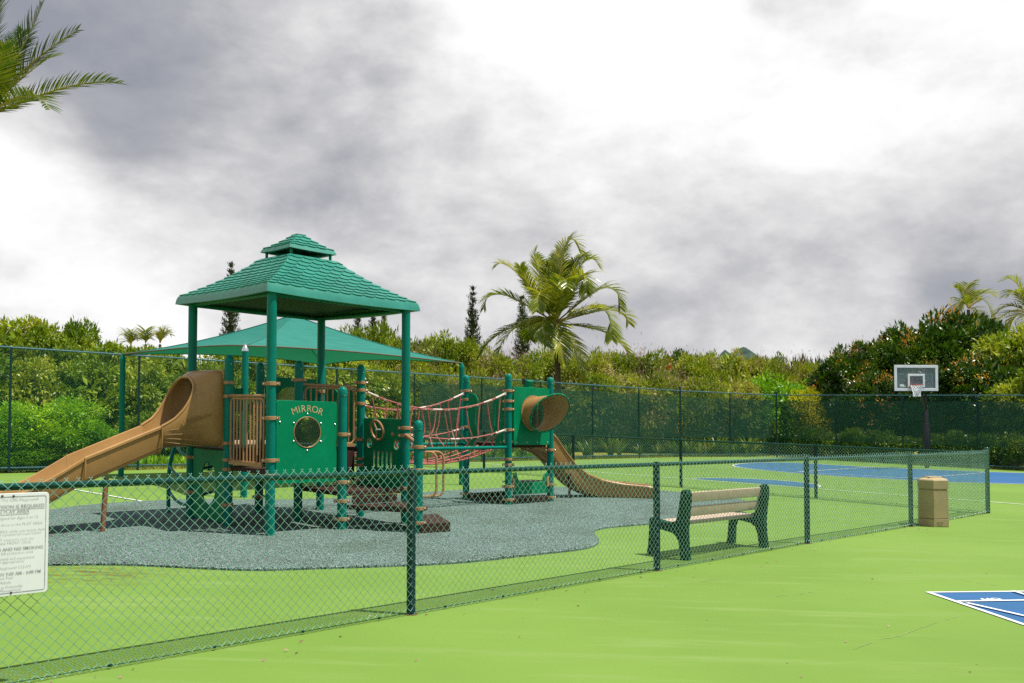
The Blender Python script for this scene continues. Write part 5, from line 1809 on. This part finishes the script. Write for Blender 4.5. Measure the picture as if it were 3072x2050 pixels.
CROWNS = {
    'yel': [crown_mesh('crown', LF_YEL, 11 + k, 2.2, 2.0, 62, 17000, .20, .085, .5, (.14, .26), fill=.3) for k in range(3)],
    'mid': [crown_mesh('crown', LF_MID, 31 + k, 2.1, 1.9, 56, 15000, .22, .095, .45, (.14, .27), fill=.3) for k in range(2)],
    'brt': [crown_mesh('crown', LF_BRT, 41 + k, 1.7, 1.15, 52, 19000, .10, .042, .1, (.16, .28), fill=.3) for k in range(2)],
    'scr': [crown_mesh('crown', LF_SCR, 51 + k, 2.4, 1.7, 64, 20000, .17, .065, .25, (.11, .24), spiky=.25, fill=.3) for k in range(4)],
    'drk': [crown_mesh('crown', LF_DRK, 61 + k, 3.0, 2.5, 90, 24000, .24, .105, .25, (.10, .21), spiky=.08, fill=.28) for k in range(3)],
    'far': [crown_mesh('crown', LF_FAR, 71 + k, 3.0, 2.4, 40, 5000, .5, .22, .2) for k in range(2)],
    'ylw': [crown_mesh('crown', LF_YLW, 81, 1.2, .8, 30, 5000, .10, .045, .1)],
}
LIMBS = {k: limbs_mesh('trunk', BARK, 5 + i, {'yel': 1.4, 'mid': 1.6, 'brt': .3, 'scr': .9, 'drk': 1.6, 'far': 2, 'ylw': .4}[k], 1.8, 1.8, .13) for i, k in enumerate(CROWNS)}
COUNT = {}


def tree(kind, px, py_top, Y, width_px, label, name='broadleaf_tree', cat='tree', group=None, extra=None, rz_=None, zfac=None, base_h=None):
    """place by where the crown's top stands in the survey; px wide at distance Y"""
    me = CROWNS[kind]; i = COUNT.get(kind, 0); COUNT[kind] = i + 1
    top = AT(px, py_top - {'scr': 16, 'yel': 9, 'mid': 6}.get(kind, 0), Y); g0 = gz(top.x); H_ = top.z - g0
    w = width_px / FPX * Y
    mesh = me[i % len(me)]
    xs = np.empty(len(mesh.vertices) * 3, dtype=np.float32); 
    if 'dim' not in mesh.keys():
        mesh.vertices.foreach_get('co', xs); xs = xs.reshape(-1, 3)
        mesh['dim'] = [float(np.percentile(np.abs(xs[:, 0]), 98)), float(xs[:, 2].max()) * .985, float(np.percentile(xs[:, 2], .5))]
    hx, zt, zb = mesh['dim']
    sx = w / 2 / hx
    bot = base_h if base_h is not None else max(.05, H_ * .06)
    sz = (H_ - bot) / (zt - zb)
    rot = rz_ if rz_ is not None else (i * 2.399) % 6.283
    root = thing(name, label, cat, (top.x, Y, g0), group, 0)
    t = bpy.data.objects.new('trunk', LIMBS[kind]); link(t, root); t.rotation_euler[2] = rot
    lm = max(v.co.z for v in LIMBS[kind].vertices); t.scale = (sx * .9, sx * .9, .72 * H_ / lm)
    c = bpy.data.objects.new('crown', mesh); link(c, root); c.scale = (sx, sx, sz); c.location = (0, 0, bot - zb * sz); c.rotation_euler[2] = rot
    if extra:
        for em, nm in extra:
            e = bpy.data.objects.new(nm, em); link(e, root); e.scale = (sx, sx, sz); e.location = c.location; e.rotation_euler[2] = rot; e['kind'] = 'stuff'
    return root


def tips_mesh(name, m, seed, rx, rz, n, per, L_, Wd, spread=.16, zmin=-.5):
    """sprays of new leaves or pods on the crown's outside"""
    rs = np.random.default_rng(seed)
    u = rs.normal(0, 1, (n * 4, 3)); u /= np.linalg.norm(u, axis=1, keepdims=True); u = u[u[:, 2] > zmin][:n]
    c = u * np.array([rx, rx, rz]) * rs.uniform(.9, 1.03, (len(u), 1))
    idx = np.repeat(np.arange(len(u)), per)
    C_ = c[idx] + rs.normal(0, spread, (len(idx), 3))
    V, F = leaf_cloud(C_, u[idx] + np.array([0, 0, .3]), L_, Wd, rs, .6)
    V[:, 2] += rz
    return raw_mesh(name, V, F, m)


ORG = [tips_mesh('new_growth', LF_ORG, 90 + k, 2.9, 2.4, 20, 34, .16, .065, .20) for k in range(2)]
POD = [tips_mesh('seed_pods', LF_DRY, 95 + k, 2.3, 1.62, 110, 20, .15, .028, .2) for k in range(2)]
RED = [tips_mesh('red_blossom', leaf_mat('red_blossom_petals', [(0, (.4, .02, .01)), (1, (.6, .06, .02))]), 99, 2.3, 1.65, 16, 10, .13, .07, .10, .2)]

LFT = 'trees behind the fence at the left'
for k, (kind, px, pt, Y, w, lab) in enumerate([
    ('yel', 30, 952, 29.5, 330, 'tall yellow green tree at the far left edge, behind the tall fence'),
    ('yel', 150, 975, 28.5, 260, 'yellow green tree second from the left edge, top just above the fence rail'),
    ('mid', 232, 952, 31, 210, 'round topped darker tree rising highest left of the shade canopy'),
    ('yel', 330, 1022, 29, 250, 'low yellow green tree directly left of the shade canopy tip'),
    ('yel', 430, 1040, 31, 250, 'yellow green tree behind the left tip of the shade canopy'),
    ('mid', -60, 1010, 25.2, 280, 'leafy tree cut by the left picture edge close behind the fence'),
    ('yel', 95, 1075, 25.8, 240, 'lower leafy tree behind the fence above the lime bush'),
    ('mid', 250, 1080, 26.8, 250, 'shadowy leafy tree behind the fence post left of the canopy pole'),
    ('yel', 390, 1095, 27.8, 230, 'leafy shrub tree behind the fence seen over the left slide'),
    ('yel', 540, 1060, 31.5, 260, 'yellow green tree behind the left roof post of the tower'),
    ('yel', 660, 1050, 33, 250, 'yellow green tree behind the tower, left of its front roof post'),
    ('mid', 560, 1120, 29.5, 240, 'shaded leafy tree low behind the left slide hood'),
    ('yel', 780, 1045, 34, 260, 'yellow green tree under the shade canopy behind the front roof post'),
    ('mid', 700, 1130, 31, 230, 'dim leafy tree low behind the tan railing'),
    ('yel', 900, 1035, 36, 270, 'yellow green tree behind the back roof post'),
    ('yel', 1010, 1030, 37, 250, 'yellow green tree right of the back roof post'),
    ('mid', 850, 1140, 33, 240, 'dim leafy tree low behind the bubble panel'),
]):
    tree(kind, px, pt, Y, w, lab, group=LFT, base_h=.1)
for px, pt, Y, w, lab in ((150, 1178, 23.6, 330, 'big rounded lime green bush behind the fence left of the slide'), (20, 1230, 22.9, 260, 'lime green bush at the left picture edge behind the fence'),
                          (285, 1262, 24.0, 220, 'lime green bush behind the fence post next to the slide'), (60, 1330, 22.6, 240, 'low dense bush in front of the lime bushes at the left')):
    tree('brt', px, pt, Y, w, lab, 'bush', 'bush', 'bushes behind the left fence', base_h=.02)
for px, pt, Y, w, lab in ((200, 1330, 23.3, 220, 'low dark leafed bush below the big lime bush'), (420, 1235, 26.5, 170, 'pale leafed bush behind the slide chute'), (590, 1260, 28.3, 170, 'leafy bush behind the crawl panel')):
    tree('mid', px, pt, Y, w, lab, 'bush', 'bush', 'bushes behind the left fence', base_h=.02)
SCR = 'scrub trees beyond the court fence'
for k, (px, pt, Y, w, ex, lab) in enumerate([
    (1130, 975, 46, 230, 0, 'tall leafy scrub tree right of the tower roof above the canopy slope'),
    (1215, 1020, 44, 240, 1, 'scrub tree with brown pods behind the right roof post'),
    (1330, 1008, 46, 230, 0, 'light green scrub tree left of the tall conifer'),
    (1420, 1040, 48, 200, 1, 'podded scrub tree under the tall conifer'),
    (1520, 1062, 47, 220, 1, 'podded scrub tree left of the big coconut palm trunk'),
    (1640, 1052, 50, 240, 1, 'podded scrub tree directly behind the big coconut palm'),
    (1750, 1068, 48, 230, 1, 'podded scrub tree right of the big coconut palm trunk'),
    (1840, 1055, 50, 240, 2, 'scrub tree with brown pods below the palm fronds at right'),
    (1930, 1060, 50, 230, 3, 'scrub tree dotted with red blossom in the middle of the hedge line'),
    (2085, 1070, 51, 240, 1, 'spreading scrub tree right of the small dark tree'),
    (2180, 1062, 52, 240, 0, 'yellow green scrub tree below the mountain peak'),
    (2290, 1072, 52, 220, 2, 'scrub tree right of the mountain peak'),
    (2390, 1085, 53, 220, 1, 'brownish scrub tree left of the big dark tree'),
    (2460, 1100, 52, 170, 1, 'brown podded scrub tree touching the big dark tree'),
    (1260, 1120, 40.5, 220, 1, 'lower scrub shrub behind the rope bridge'),
    (1380, 1130, 42, 220, 1, 'lower scrub shrub behind the far tower post'),
    (1500, 1135, 43, 220, 1, 'lower scrub shrub behind the small tower'),
    (1800, 1130, 45.5, 250, 1, 'lower scrub shrub behind the windscreen right of the palm'),
    (1940, 1130, 46, 240, 1, 'lower scrub shrub behind the fence corner'),
    (2080, 1135, 47, 240, 1, 'lower scrub shrub behind the middle fence panel'),
    (2200, 1140, 47.5, 220, 0, 'lower olive scrub shrub behind the middle fence panel'),
    (1120, 1100, 39, 230, 0, 'lower scrub shrub under the right canopy corner'),
]):
    extra = {0: None, 1: [(POD[k % 2], 'seed_pods')], 2: [(POD[1], 'seed_pods')], 3: [(RED[0], 'red_blossom'), (POD[0], 'seed_pods')]}[ex]
    tree('scr', px, pt, Y, w, lab, 'scrub_tree', 'tree', SCR, extra, base_h=.1)
tree('drk', 2025, 1040, 54, 130, 'small round dark green tree standing out of the scrub line', group=SCR, base_h=1.5)
tree('brt', 2330, 1112, 48.5, 300, 'wide bright green round bush behind the fence left of the dark tree', 'bush', 'bush', SCR, base_h=.05)
tree('ylw', 2440, 1155, 46.5, 150, 'yellow flowering shrub behind the fence beside the dark tree', 'flowering_shrub', 'shrub', SCR, base_h=.1)
DK_ = 'dark glossy trees behind the basketball goal'
for k, (px, pt, Y, w, lab) in enumerate([
    (2560, 1022, 47, 240, 'left shoulder of dark glossy trees behind the backboard'),
    (2690, 975, 47, 300, 'dark glossy tree with orange new leaves just left of the backboard'),
    (2830, 912, 48, 380, 'tallest dark glossy tree with orange tips behind the backboard'),
    (2640, 1110, 43.5, 250, 'lower dark glossy tree with orange sprays left of the goal'),
    (2800, 1080, 43, 280, 'lower dark glossy tree right behind the backboard'),
    (2960, 1050, 41.5, 300, 'dark glossy tree right of the backboard'),
]):
    tree('drk', px, pt, Y, w, lab, group=DK_, extra=[(ORG[k % 2], 'new_growth')], base_h=.2)
for px, pt, Y, w, lab in ((3050, 975, 43, 260, 'olive leaved tree at the right picture edge'), (3090, 1110, 38.5, 240, 'olive leaved lower tree at the right picture edge')):
    tree('yel', px, pt, Y, w, lab, group=DK_, base_h=.3)
# growth beyond the right edge, seen in the mirror
for k in range(13):
    p = TB + dR * (15 + 4.8 * k) - nR * 4.5
    q = AT(1536, 1000, p.y)
    r_ = thing('broadleaf_tree', 'tree of the row behind the court fence beyond the right picture edge', 'tree', (p.x, p.y, gz(p.x)), 'trees past the right edge')
    kd = ('drk', 'yel', 'mid')[k % 3]
    t = bpy.data.objects.new('trunk', LIMBS[kd]); link(t, r_)
    c = bpy.data.objects.new('crown', CROWNS[kd][k % 2]); link(c, r_); c.location = (0, 0, .4); c.rotation_euler[2] = k
FAR = 'dark trees on the far skyline'
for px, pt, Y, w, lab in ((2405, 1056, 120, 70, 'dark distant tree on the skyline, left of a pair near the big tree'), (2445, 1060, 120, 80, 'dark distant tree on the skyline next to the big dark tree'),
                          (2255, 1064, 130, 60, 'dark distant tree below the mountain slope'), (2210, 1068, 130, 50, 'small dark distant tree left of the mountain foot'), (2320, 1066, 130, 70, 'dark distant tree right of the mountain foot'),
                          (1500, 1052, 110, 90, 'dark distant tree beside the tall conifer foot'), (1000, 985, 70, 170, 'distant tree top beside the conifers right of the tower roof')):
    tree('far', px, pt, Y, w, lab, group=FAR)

# ---- mountain far off
mm = MB(); Ym = 2600
prof_ = [(2120, 1092), (2150, 1078), (2163, 1060), (2175, 1049), (2182, 1056), (2190, 1060), (2205, 1053), (2218, 1046), (2229, 1041), (2238, 1043), (2250, 1051), (2263, 1060), (2278, 1071), (2310, 1090)]
rs = np.random.default_rng(3)
n_ = len(prof_)
rowsm = []
for d_, f_ in ((-500, 0.0), (-330, .45), (-160, .8), (0, 1.0), (300, .4), (600, 0)):
    row = []
    for px, py in prof_:
        p = AT(px, py, Ym); b_ = -40
        z = b_ + (p.z - b_) * f_ * (1 + rs.uniform(-.05, .05) * (f_ not in (0, 1)))
        row.append((p.x + rs.uniform(-8, 8) * (f_ < 1), Ym + d_, z))
    rowsm.append(row)
for r_ in rowsm: mm.v += r_
for i in range(len(rowsm) - 1):
    for k in range(n_ - 1): mm.f.append((i * n_ + k, i * n_ + k + 1, (i + 1) * n_ + k + 1, (i + 1) * n_ + k))
struct(mm.build('mountain', mat('forested_mountain', (.035, .065, .05), .9, .1, var=.5, vscale=.02), smooth=60))

# ---- Norfolk pines
def conifer_mesh(seed, h=10.0, r0=1.35, tiers=22):
    """whorls of short branches that turn up at the ends, each a string of needle tufts"""
    rs = np.random.default_rng(seed); Cs, Ds = [], []
    for t in range(tiers):
        f_ = t / (tiers - 1); z = h * (.10 + .885 * f_ ** .92); dz_ = h * .88 / tiers; rad = r0 * (1 - f_) ** .75 + .12
        nb = 6 if f_ < .85 else 5
        for b in range(nb):
            a = 2 * math.pi * (b + rs.uniform(-.2, .2)) / nb + t * .7; rb = rad * rs.uniform(.8, 1.08); m_ = max(4, int(rb / .055))
            if rs.uniform() < .05: continue
            for s in range(m_):
                q = (s + .5) / m_; rr_ = rb * q; zz = z + (b % 3 - 1) * dz_ * .33 * (f_ < .95) + rb * (.42 * q ** 2.2 - .12 * q)
                tuft = .04 + .06 * q
                for e in range(6):
                    o = rs.normal(0, 1, 3) * tuft
                    Cs.append((math.cos(a) * rr_ + o[0], math.sin(a) * rr_ + o[1], zz + o[2] * .8))
                    Ds.append((math.cos(a) * .6, math.sin(a) * .6, .9))
    V, F = leaf_cloud(np.array(Cs), np.array(Ds), .24, .06, rs, .4)
    return raw_mesh('foliage', V, F, CONIF)


CON = [conifer_mesh(4), conifer_mesh(5, tiers=20)]
ctr = MB(); ctr.tube([(0, 0, -.2), (0, 0, 5), (0, 0, 9.9)], [.12, .085, .015], 8)
CTR = ctr.mesh('trunk', BARK, 60)
for k, (px, pt, Y, wpx, lab) in enumerate([(1418, 867, 72, 72, 'tall slender Norfolk pine standing alone left of the big coconut palm'), (1566, 895, 74, 80, 'Norfolk pine half hidden behind the big coconut palm fronds'),
                                           (693, 797, 66, 80, 'tallest Norfolk pine seen left of the tower roof and below it'), (1073, 925, 78, 54, 'left one of three small Norfolk pines right of the back roof post'),
                                           (1120, 905, 80, 54, 'middle one of three small Norfolk pines right of the back roof post'), (1153, 915, 80, 46, 'right one of three small Norfolk pines right of the back roof post')]):
    top = AT(px, pt, Y); g0 = gz(top.x); sz = (top.z - g0) / 9.9; sx = wpx / FPX * Y / 2.55
    r_ = thing('norfolk_pine', lab, 'conifer', (top.x, Y, g0), 'Norfolk pines on the skyline')
    c = bpy.data.objects.new('foliage', CON[k % 2]); link(c, r_); c.scale = (sx, sx, sz); c.rotation_euler[2] = k
    t = bpy.data.objects.new('trunk', CTR); link(t, r_); t.scale = (sx * 1.2, sx * 1.2, sz)


# ---- coconut palms
def frond(path, mleaf, width, seed, wind=Vector((.35, 0, -.1)), dens=46, wid=.028, hang=.42):
    """leaflets along a curved stem (list of points); returns stem MB and leaflet arrays"""
    rs = np.random.default_rng(seed)
    P = catmull(path, 10); n = len(P)
    cum = [0]
    for i in range(n - 1): cum.append(cum[-1] + (P[i + 1] - P[i]).length)
    tot = cum[-1]
    st = MB(); st.tube(P, [max(.006, .045 * (1 - .9 * c / tot)) for c in cum], 6)
    V, F = [], []
    for sgn in (1, -1):
        for k in range(dens):
            f_ = .14 + .86 * (k + rs.uniform(0, .6)) / dens
            if f_ > .995: f_ = .995
            d = f_ * tot; i = max(j for j in range(n) if cum[j] <= d); i = min(i, n - 2)
            p = P[i].lerp(P[i + 1], (d - cum[i]) / max(1e-6, cum[i + 1] - cum[i]))
            t = (P[i + 1] - P[i]).normalized()
            side = t.cross(UP); side = side.normalized() if side.length > .05 else Vector((1, 0, 0))
            up = side.cross(t).normalized()
            L_ = width * (math.sin(math.pi * (.12 + .80 * f_)) ** .7) * rs.uniform(.85, 1.1)
            dr = (t * (.55 + .5 * f_) + side * sgn * .9 + up * (.25 + rs.uniform(-.12, .12))).normalized()
            w = wid * rs.uniform(.8, 1.2)
            a0 = p; cur = dr
            pts = [a0]
            for s in range(3):
                a0 = a0 + cur * L_ / 3; pts.append(a0)
                cur = (cur + (Vector((0, 0, -hang)) + wind * .55) * (.35 + .35 * s)).normalized()
            wv = dr.cross(up).normalized() if dr.cross(up).length > .01 else t
            wv = (wv + up * rs.uniform(-.5, .5)).normalized()
            o = len(V)
            for s, q in enumerate(pts):
                ww = w * (.6, 1, .75, .05)[s]
                V += [tuple(q - wv * ww), tuple(q + wv * ww)]
            for s in range(3): F.append((o + 2 * s, o + 2 * s + 1, o + 2 * s + 3, o + 2 * s + 2))
    return st, V, F


def palm(label, crown, fronds, width, trunk_base, seed, group=None, nuts=0, wind=Vector((.35, 0, -.1)), dens=46, trunk_r=.13, mleaf=None, wid=.028, hang=.42):
    """fronds: list of (control point, tip) pairs in world space"""
    root = thing('coconut_palm', label, 'palm', trunk_base, group)
    tb_ = Vector(trunk_base); mid = tb_.lerp(crown, .5) + Vector((.12, 0, 0))
    pts = catmull([tb_ - UP * .1, mid, crown - UP * .1], 10)
    MB().tube(pts, [trunk_r * (1.25 - .45 * i / (len(pts) - 1)) * (1 + .06 * (i % 2)) for i in range(len(pts))], 10).build('trunk', PALMB, root)
    for k, (c, t) in enumerate(fronds):
        st, V, F = frond([crown, crown.lerp(c, .55) + (c - (crown + t) / 2) * .15, c, c.lerp(t, .55) + (c - (crown + t) / 2) * .25, t], PALML, width, seed + k, wind, dens, wid, hang)
        s_ = st.build('frond', RACH, root)
        l_ = MB(); l_.v = V; l_.f = F; l_.build('leaflets', mleaf or PALML, s_, 0)
    if nuts:
        rs = np.random.default_rng(seed)
        for k in range(nuts):
            a = rs.uniform(0, 6.28); r_ = rs.uniform(.22, .5)
            c = crown + Vector((math.cos(a) * r_, math.sin(a) * r_ * .8, -rs.uniform(.25, .75)))
            MB().lathe(c, [(.01, -.13), (.07, -.10), (.10, -.02), (.09, .06), (.05, .11), (.01, .13)], 8).build('coconut', COCO, root)
        sh = MB()
        for k in range(10):
            a = rs.uniform(0, 6.28); d = Vector((math.cos(a), math.sin(a), 0))
            sh.tube([crown - UP * .1, crown + d * .25 + UP * .05, crown + d * .5 - UP * .3], [.03, .02, .008], 5)
        sh.build('fruit_stalk', mat('palm_fibre', (.16, .09, .035), .8, .2), root)
    return root


YP = 39.0
cr_ = AT(1667, 968, YP)
F_ = []
# tip pixel, control pixel, depth of control and tip towards (-) or away (+)
for tip, ctl, dc, dt in [((1485, 802), (1545, 815), .3, .4), ((1452, 925), (1510, 885), -.3, -.5), ((1437, 1072), (1520, 990), .2, .3), ((1604, 752), (1622, 830), .8, 1.0), ((1560, 800), (1600, 880), -.5, -.9),
                         ((1752, 770), (1695, 735), .3, .7), ((1700, 740), (1672, 800), .9, 1.0), ((1800, 805), (1745, 795), -.2, -.3), ((1765, 775), (1722, 800), .7, 1.2), ((1758, 880), (1742, 830), -.9, -1.3), ((1862, 925), (1810, 865), .2, .4),
                         ((1835, 1020), (1800, 925), -.8, -1.2), ((1887, 972), (1830, 930), .9, 1.4), ((1892, 1085), (1820, 1000), .1, .2), ((1690, 1092), (1672, 985), -1.1, -1.5), ((1742, 1142), (1722, 1040), -.7, -.8),
                         ((1590, 1020), (1600, 965), 1.2, 1.8), ((1640, 1040), (1630, 960), -1.2, -1.9), ((1612, 930), (1625, 880), -1.2, -2.0), ((1700, 860), (1690, 850), -1.3, -2.2), ((1490, 1060), (1560, 975), -.6, -1.0), ((1640, 790), (1650, 830), .6, .6)]:
    F_.append((AT(*ctl, YP + dc), AT(*tip, YP + dt)))
pb0 = G(1664, 1383); tb0 = AT(1664, 1180, YP); tbase = Vector((tb0.x, YP, gz(tb0.x)))
palm('big coconut palm with hanging nuts and wind blown fronds behind the court fence', cr_, F_, 1.0, tbase, 200, nuts=14, dens=64, wid=.030, hang=.40)
YQ = 23.0
cq = AT(-75, 360, YQ); fq = []
for tip, ctl, dc, dt in [((362, 250), (200, 262), .2, .3), ((232, 92), (95, 190), .3, .6), ((128, 12), (50, 170), -.2, .0), ((165, 170), (90, 215), .8, 1.4), ((20, -60), (-30, 120), .4, .8), ((150, 330), (70, 290), -1.0, -1.6),
                         ((-60, -60), (-80, 100), .2, .4), ((-300, 120), (-200, 160), 0, 0), ((-330, 380), (-200, 300), .4, .4), ((-200, 560), (-160, 400), -.4, -.6), ((10, 130), (-15, 240), -1.2, -2.2), ((70, 90), (10, 200), 1.3, 2.4)]:
    fq.append((AT(*ctl, YQ + dc), AT(*tip, YQ + dt)))
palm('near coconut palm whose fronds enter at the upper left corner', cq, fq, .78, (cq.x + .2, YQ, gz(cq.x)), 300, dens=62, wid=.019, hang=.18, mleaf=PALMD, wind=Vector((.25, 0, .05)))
YR = 60.0
c1 = AT(2905, 925, YR); f1_ = []
for tip, ctl, dc, dt in [((2862, 862), (2885, 880), .3, .3), ((2925, 855), (2900, 862), .3, .5), ((2990, 890), (2945, 880), .2, .3), ((2975, 950), (2950, 900), -.6, -.8), ((2872, 940), (2885, 900), -.4, -.6), ((2940, 975), (2930, 930), .5, .8), ((2945, 880), (2920, 880), .9, 1.3)]:
    f1_.append((AT(*ctl, YR + dc), AT(*tip, YR + dt)))
palm('distant coconut palm rising behind the tallest dark tree', c1, f1_, 1.0, (c1.x, YR, gz(c1.x)), 400, 'distant palms', dens=34)
c2_ = AT(3085, 935, 55); f2_ = []
for tip, ctl, dc, dt in [((3008, 842), (3050, 850), .2, .2), ((3015, 890), (3055, 880), -.3, -.5), ((2985, 945), (3030, 918), .2, .4), ((2972, 990), (3020, 940), -.4, -.6), ((3025, 1000), (3045, 950), .6, .9), ((3080, 1010), (3082, 960), -.8, -1.2), ((3150, 850), (3110, 860), .1, .1), ((3170, 950), (3130, 910), .2, .2)]:
    f2_.append((AT(*ctl, 55 + dc), AT(*tip, 55 + dt)))
palm('distant coconut palm cut by the right picture edge', c2_, f2_, 1.0, (c2_.x, 55, gz(c2_.x)), 420, 'distant palms', dens=40)
for k, (px, py, tips, lab) in enumerate([(392, 1035, [(372, 1004), (400, 1005), (413, 1016), (380, 1025)], 'small distant palm top left of the shade canopy, the first from the left'), (437, 1030, [(436, 997), (446, 1015), (428, 1018)], 'thin distant palm top, middle one left of the shade canopy'), (480, 1030, [(466, 1005), (503, 993), (512, 1005), (490, 1000)], 'bushy distant palm top just above the canopy edge')]):
    c = AT(px, py, 75); fs = [(AT((px + t[0]) / 2, min(py, t[1]) - 3, 75), AT(*t, 75.3)) for t in tips]
    palm(lab, c, fs, 1.1, (c.x, 75, gz(c.x)), 500 + 20 * k, 'distant palms', dens=22)

# ---- strap leaved plants and hedge behind the windscreens
def strap_mesh(seed, n=26, L_=.9, w=.03):
    rs = np.random.default_rng(seed); V, F = [], []
    for k in range(n):
        a = rs.uniform(0, 6.28); l = L_ * rs.uniform(.6, 1.1); lean = rs.uniform(.15, .9)
        d = np.array([math.cos(a), math.sin(a), 0]); s = np.array([-d[1], d[0], 0]) * w; o = len(V)
        for j in range(5):
            f_ = j / 4; p = d * l * lean * f_ ** 1.5 + np.array([0, 0, l * (f_ - .45 * lean * f_ ** 2.5)]) + d * .05
            ww = s * (1, 1, .9, .65, .05)[j]
            V += [p - ww, p + ww]
        for j in range(4): F.append((o + 2 * j, o + 2 * j + 1, o + 2 * j + 3, o + 2 * j + 2))
    return raw_mesh('leaves', np.array(V), np.array(F), STRAP)


STR = [strap_mesh(k) for k in (1, 2, 3)]
k = 0
for run, n0, n1, step in ((runs[0], 10.2, 17, .33), (runs[1], .1, 1.9, .2), (runs[2], .2, 3.6, .22)):
    t = n0
    while t < n1:
        i = min(int(t), len(run) - 2); p = run[i].lerp(run[i + 1], t - i); d = (run[i + 1] - run[i]).normalized(); nn = v2(d.y, -d.x)
        if (p - nn * .8).y > 30:
            k += 1; off = random.uniform(.55, 1.5); q = p - nn * off
            where = ('behind the left windscreen', 'behind the short middle fence panel', 'behind the right windscreen')[[runs[0], runs[1], runs[2]].index(run)]
            o = thing('strap_leaf_plant', 'clump of arching strap leaves ' + where, 'plant', (q.x, q.y, gz(q.x)), 'strap leaved plants ' + where)
            c = bpy.data.objects.new('leaves', STR[k % 3]); link(c, o); s = random.uniform(.8, 1.5); c.scale = (s, s, s); c.rotation_euler[2] = random.uniform(0, 6)
        t += step
HEDGE = crown_mesh('crown', LF_MID, 131, .7, .42, 26, 3600, .10, .045, .1)
HST = limbs_mesh('stems', BARK, 77, .25, .5, .3, .022, 9)
for k in range(13):
    q = TB + dR * (1.2 + 1.15 * k) - nR * random.uniform(.7, 1.1)
    o = thing('hedge_shrub', 'small leafy shrub of the low hedge behind the right windscreen', 'shrub', (q.x, q.y, gz(q.x)), 'hedge shrubs behind the right windscreen')
    c = bpy.data.objects.new('crown', HEDGE); link(c, o); c.location = (0, 0, .38); c.rotation_euler[2] = k * 2.4; c.scale = (1, 1, random.uniform(.9, 1.3))
    t = bpy.data.objects.new('stems', HST); link(t, o); t.rotation_euler[2] = k

# ---- grass strip and ground cover outside the tall fence
def scatter_blades(name, segs, n, w0, w1, L_, wd, m, seed, flat=.35):
    rs = np.random.default_rng(seed); P_ = []
    ln = [(b - a).length for a, b in segs]; tot = sum(ln)
    for (a, b), l in zip(segs, ln):
        k = int(n * l / tot); t = rs.uniform(0, 1, k); d = (b - a).normalized(); nn = v2(d.y, -d.x)
        off = rs.uniform(w0, w1, k)
        x = a.x + (b.x - a.x) * t - nn.x * off; y = a.y + (b.y - a.y) * t - nn.y * off
        P_.append(np.stack([x, y, np.array([gz(v) for v in x]) - .02], 1))
    c = np.concatenate(P_)
    dirs = rs.normal(0, flat, c.shape); dirs[:, 2] = 1
    V, F = leaf_cloud(c, dirs, L_, wd, rs, .15)
    return stuff(bpy.data.objects.new(name, raw_mesh(name, V, F, m)))


tall_segs = [(TL + dL * 6, TA), (TA, TB), (TB, TB + dR * 30)]
link(scatter_blades('grass', tall_segs, 30000, .05, 1.6, .11, .014, BLADE, 5))
link(scatter_blades('ground_cover', [(TL + dL * 10, TL + dL * 44)], 14000, 1.3, 2.2, .30, .08, LF_BRT, 6, .6))

# ---- fallen leaves and grit on the court
rs = np.random.default_rng(12); _ = 0
lp = []
for k in range(150):
    if k < 95:
        i = rs.integers(1, 6); a, b = front[i], front[i + 1]; p = a.lerp(b, rs.uniform()); off = abs(rs.normal(0, .25)) * (1 if rs.uniform() < .6 else -1)
        p = p + v2(fd.y, -fd.x) * off
    else: p = v2(rs.uniform(-1, 9), rs.uniform(4.5, 12))
    lp.append(p)
c = np.array([(p.x, p.y, gz(p.x) + .008) for p in lp]); d = rs.normal(0, 1, c.shape); d[:, 2] = .12
V, F = leaf_cloud(c, d, .038, .016, rs, .05)
stuff(link(bpy.data.objects.new('fallen_leaves', raw_mesh('fallen_leaves', V, F, LF_DRY))))
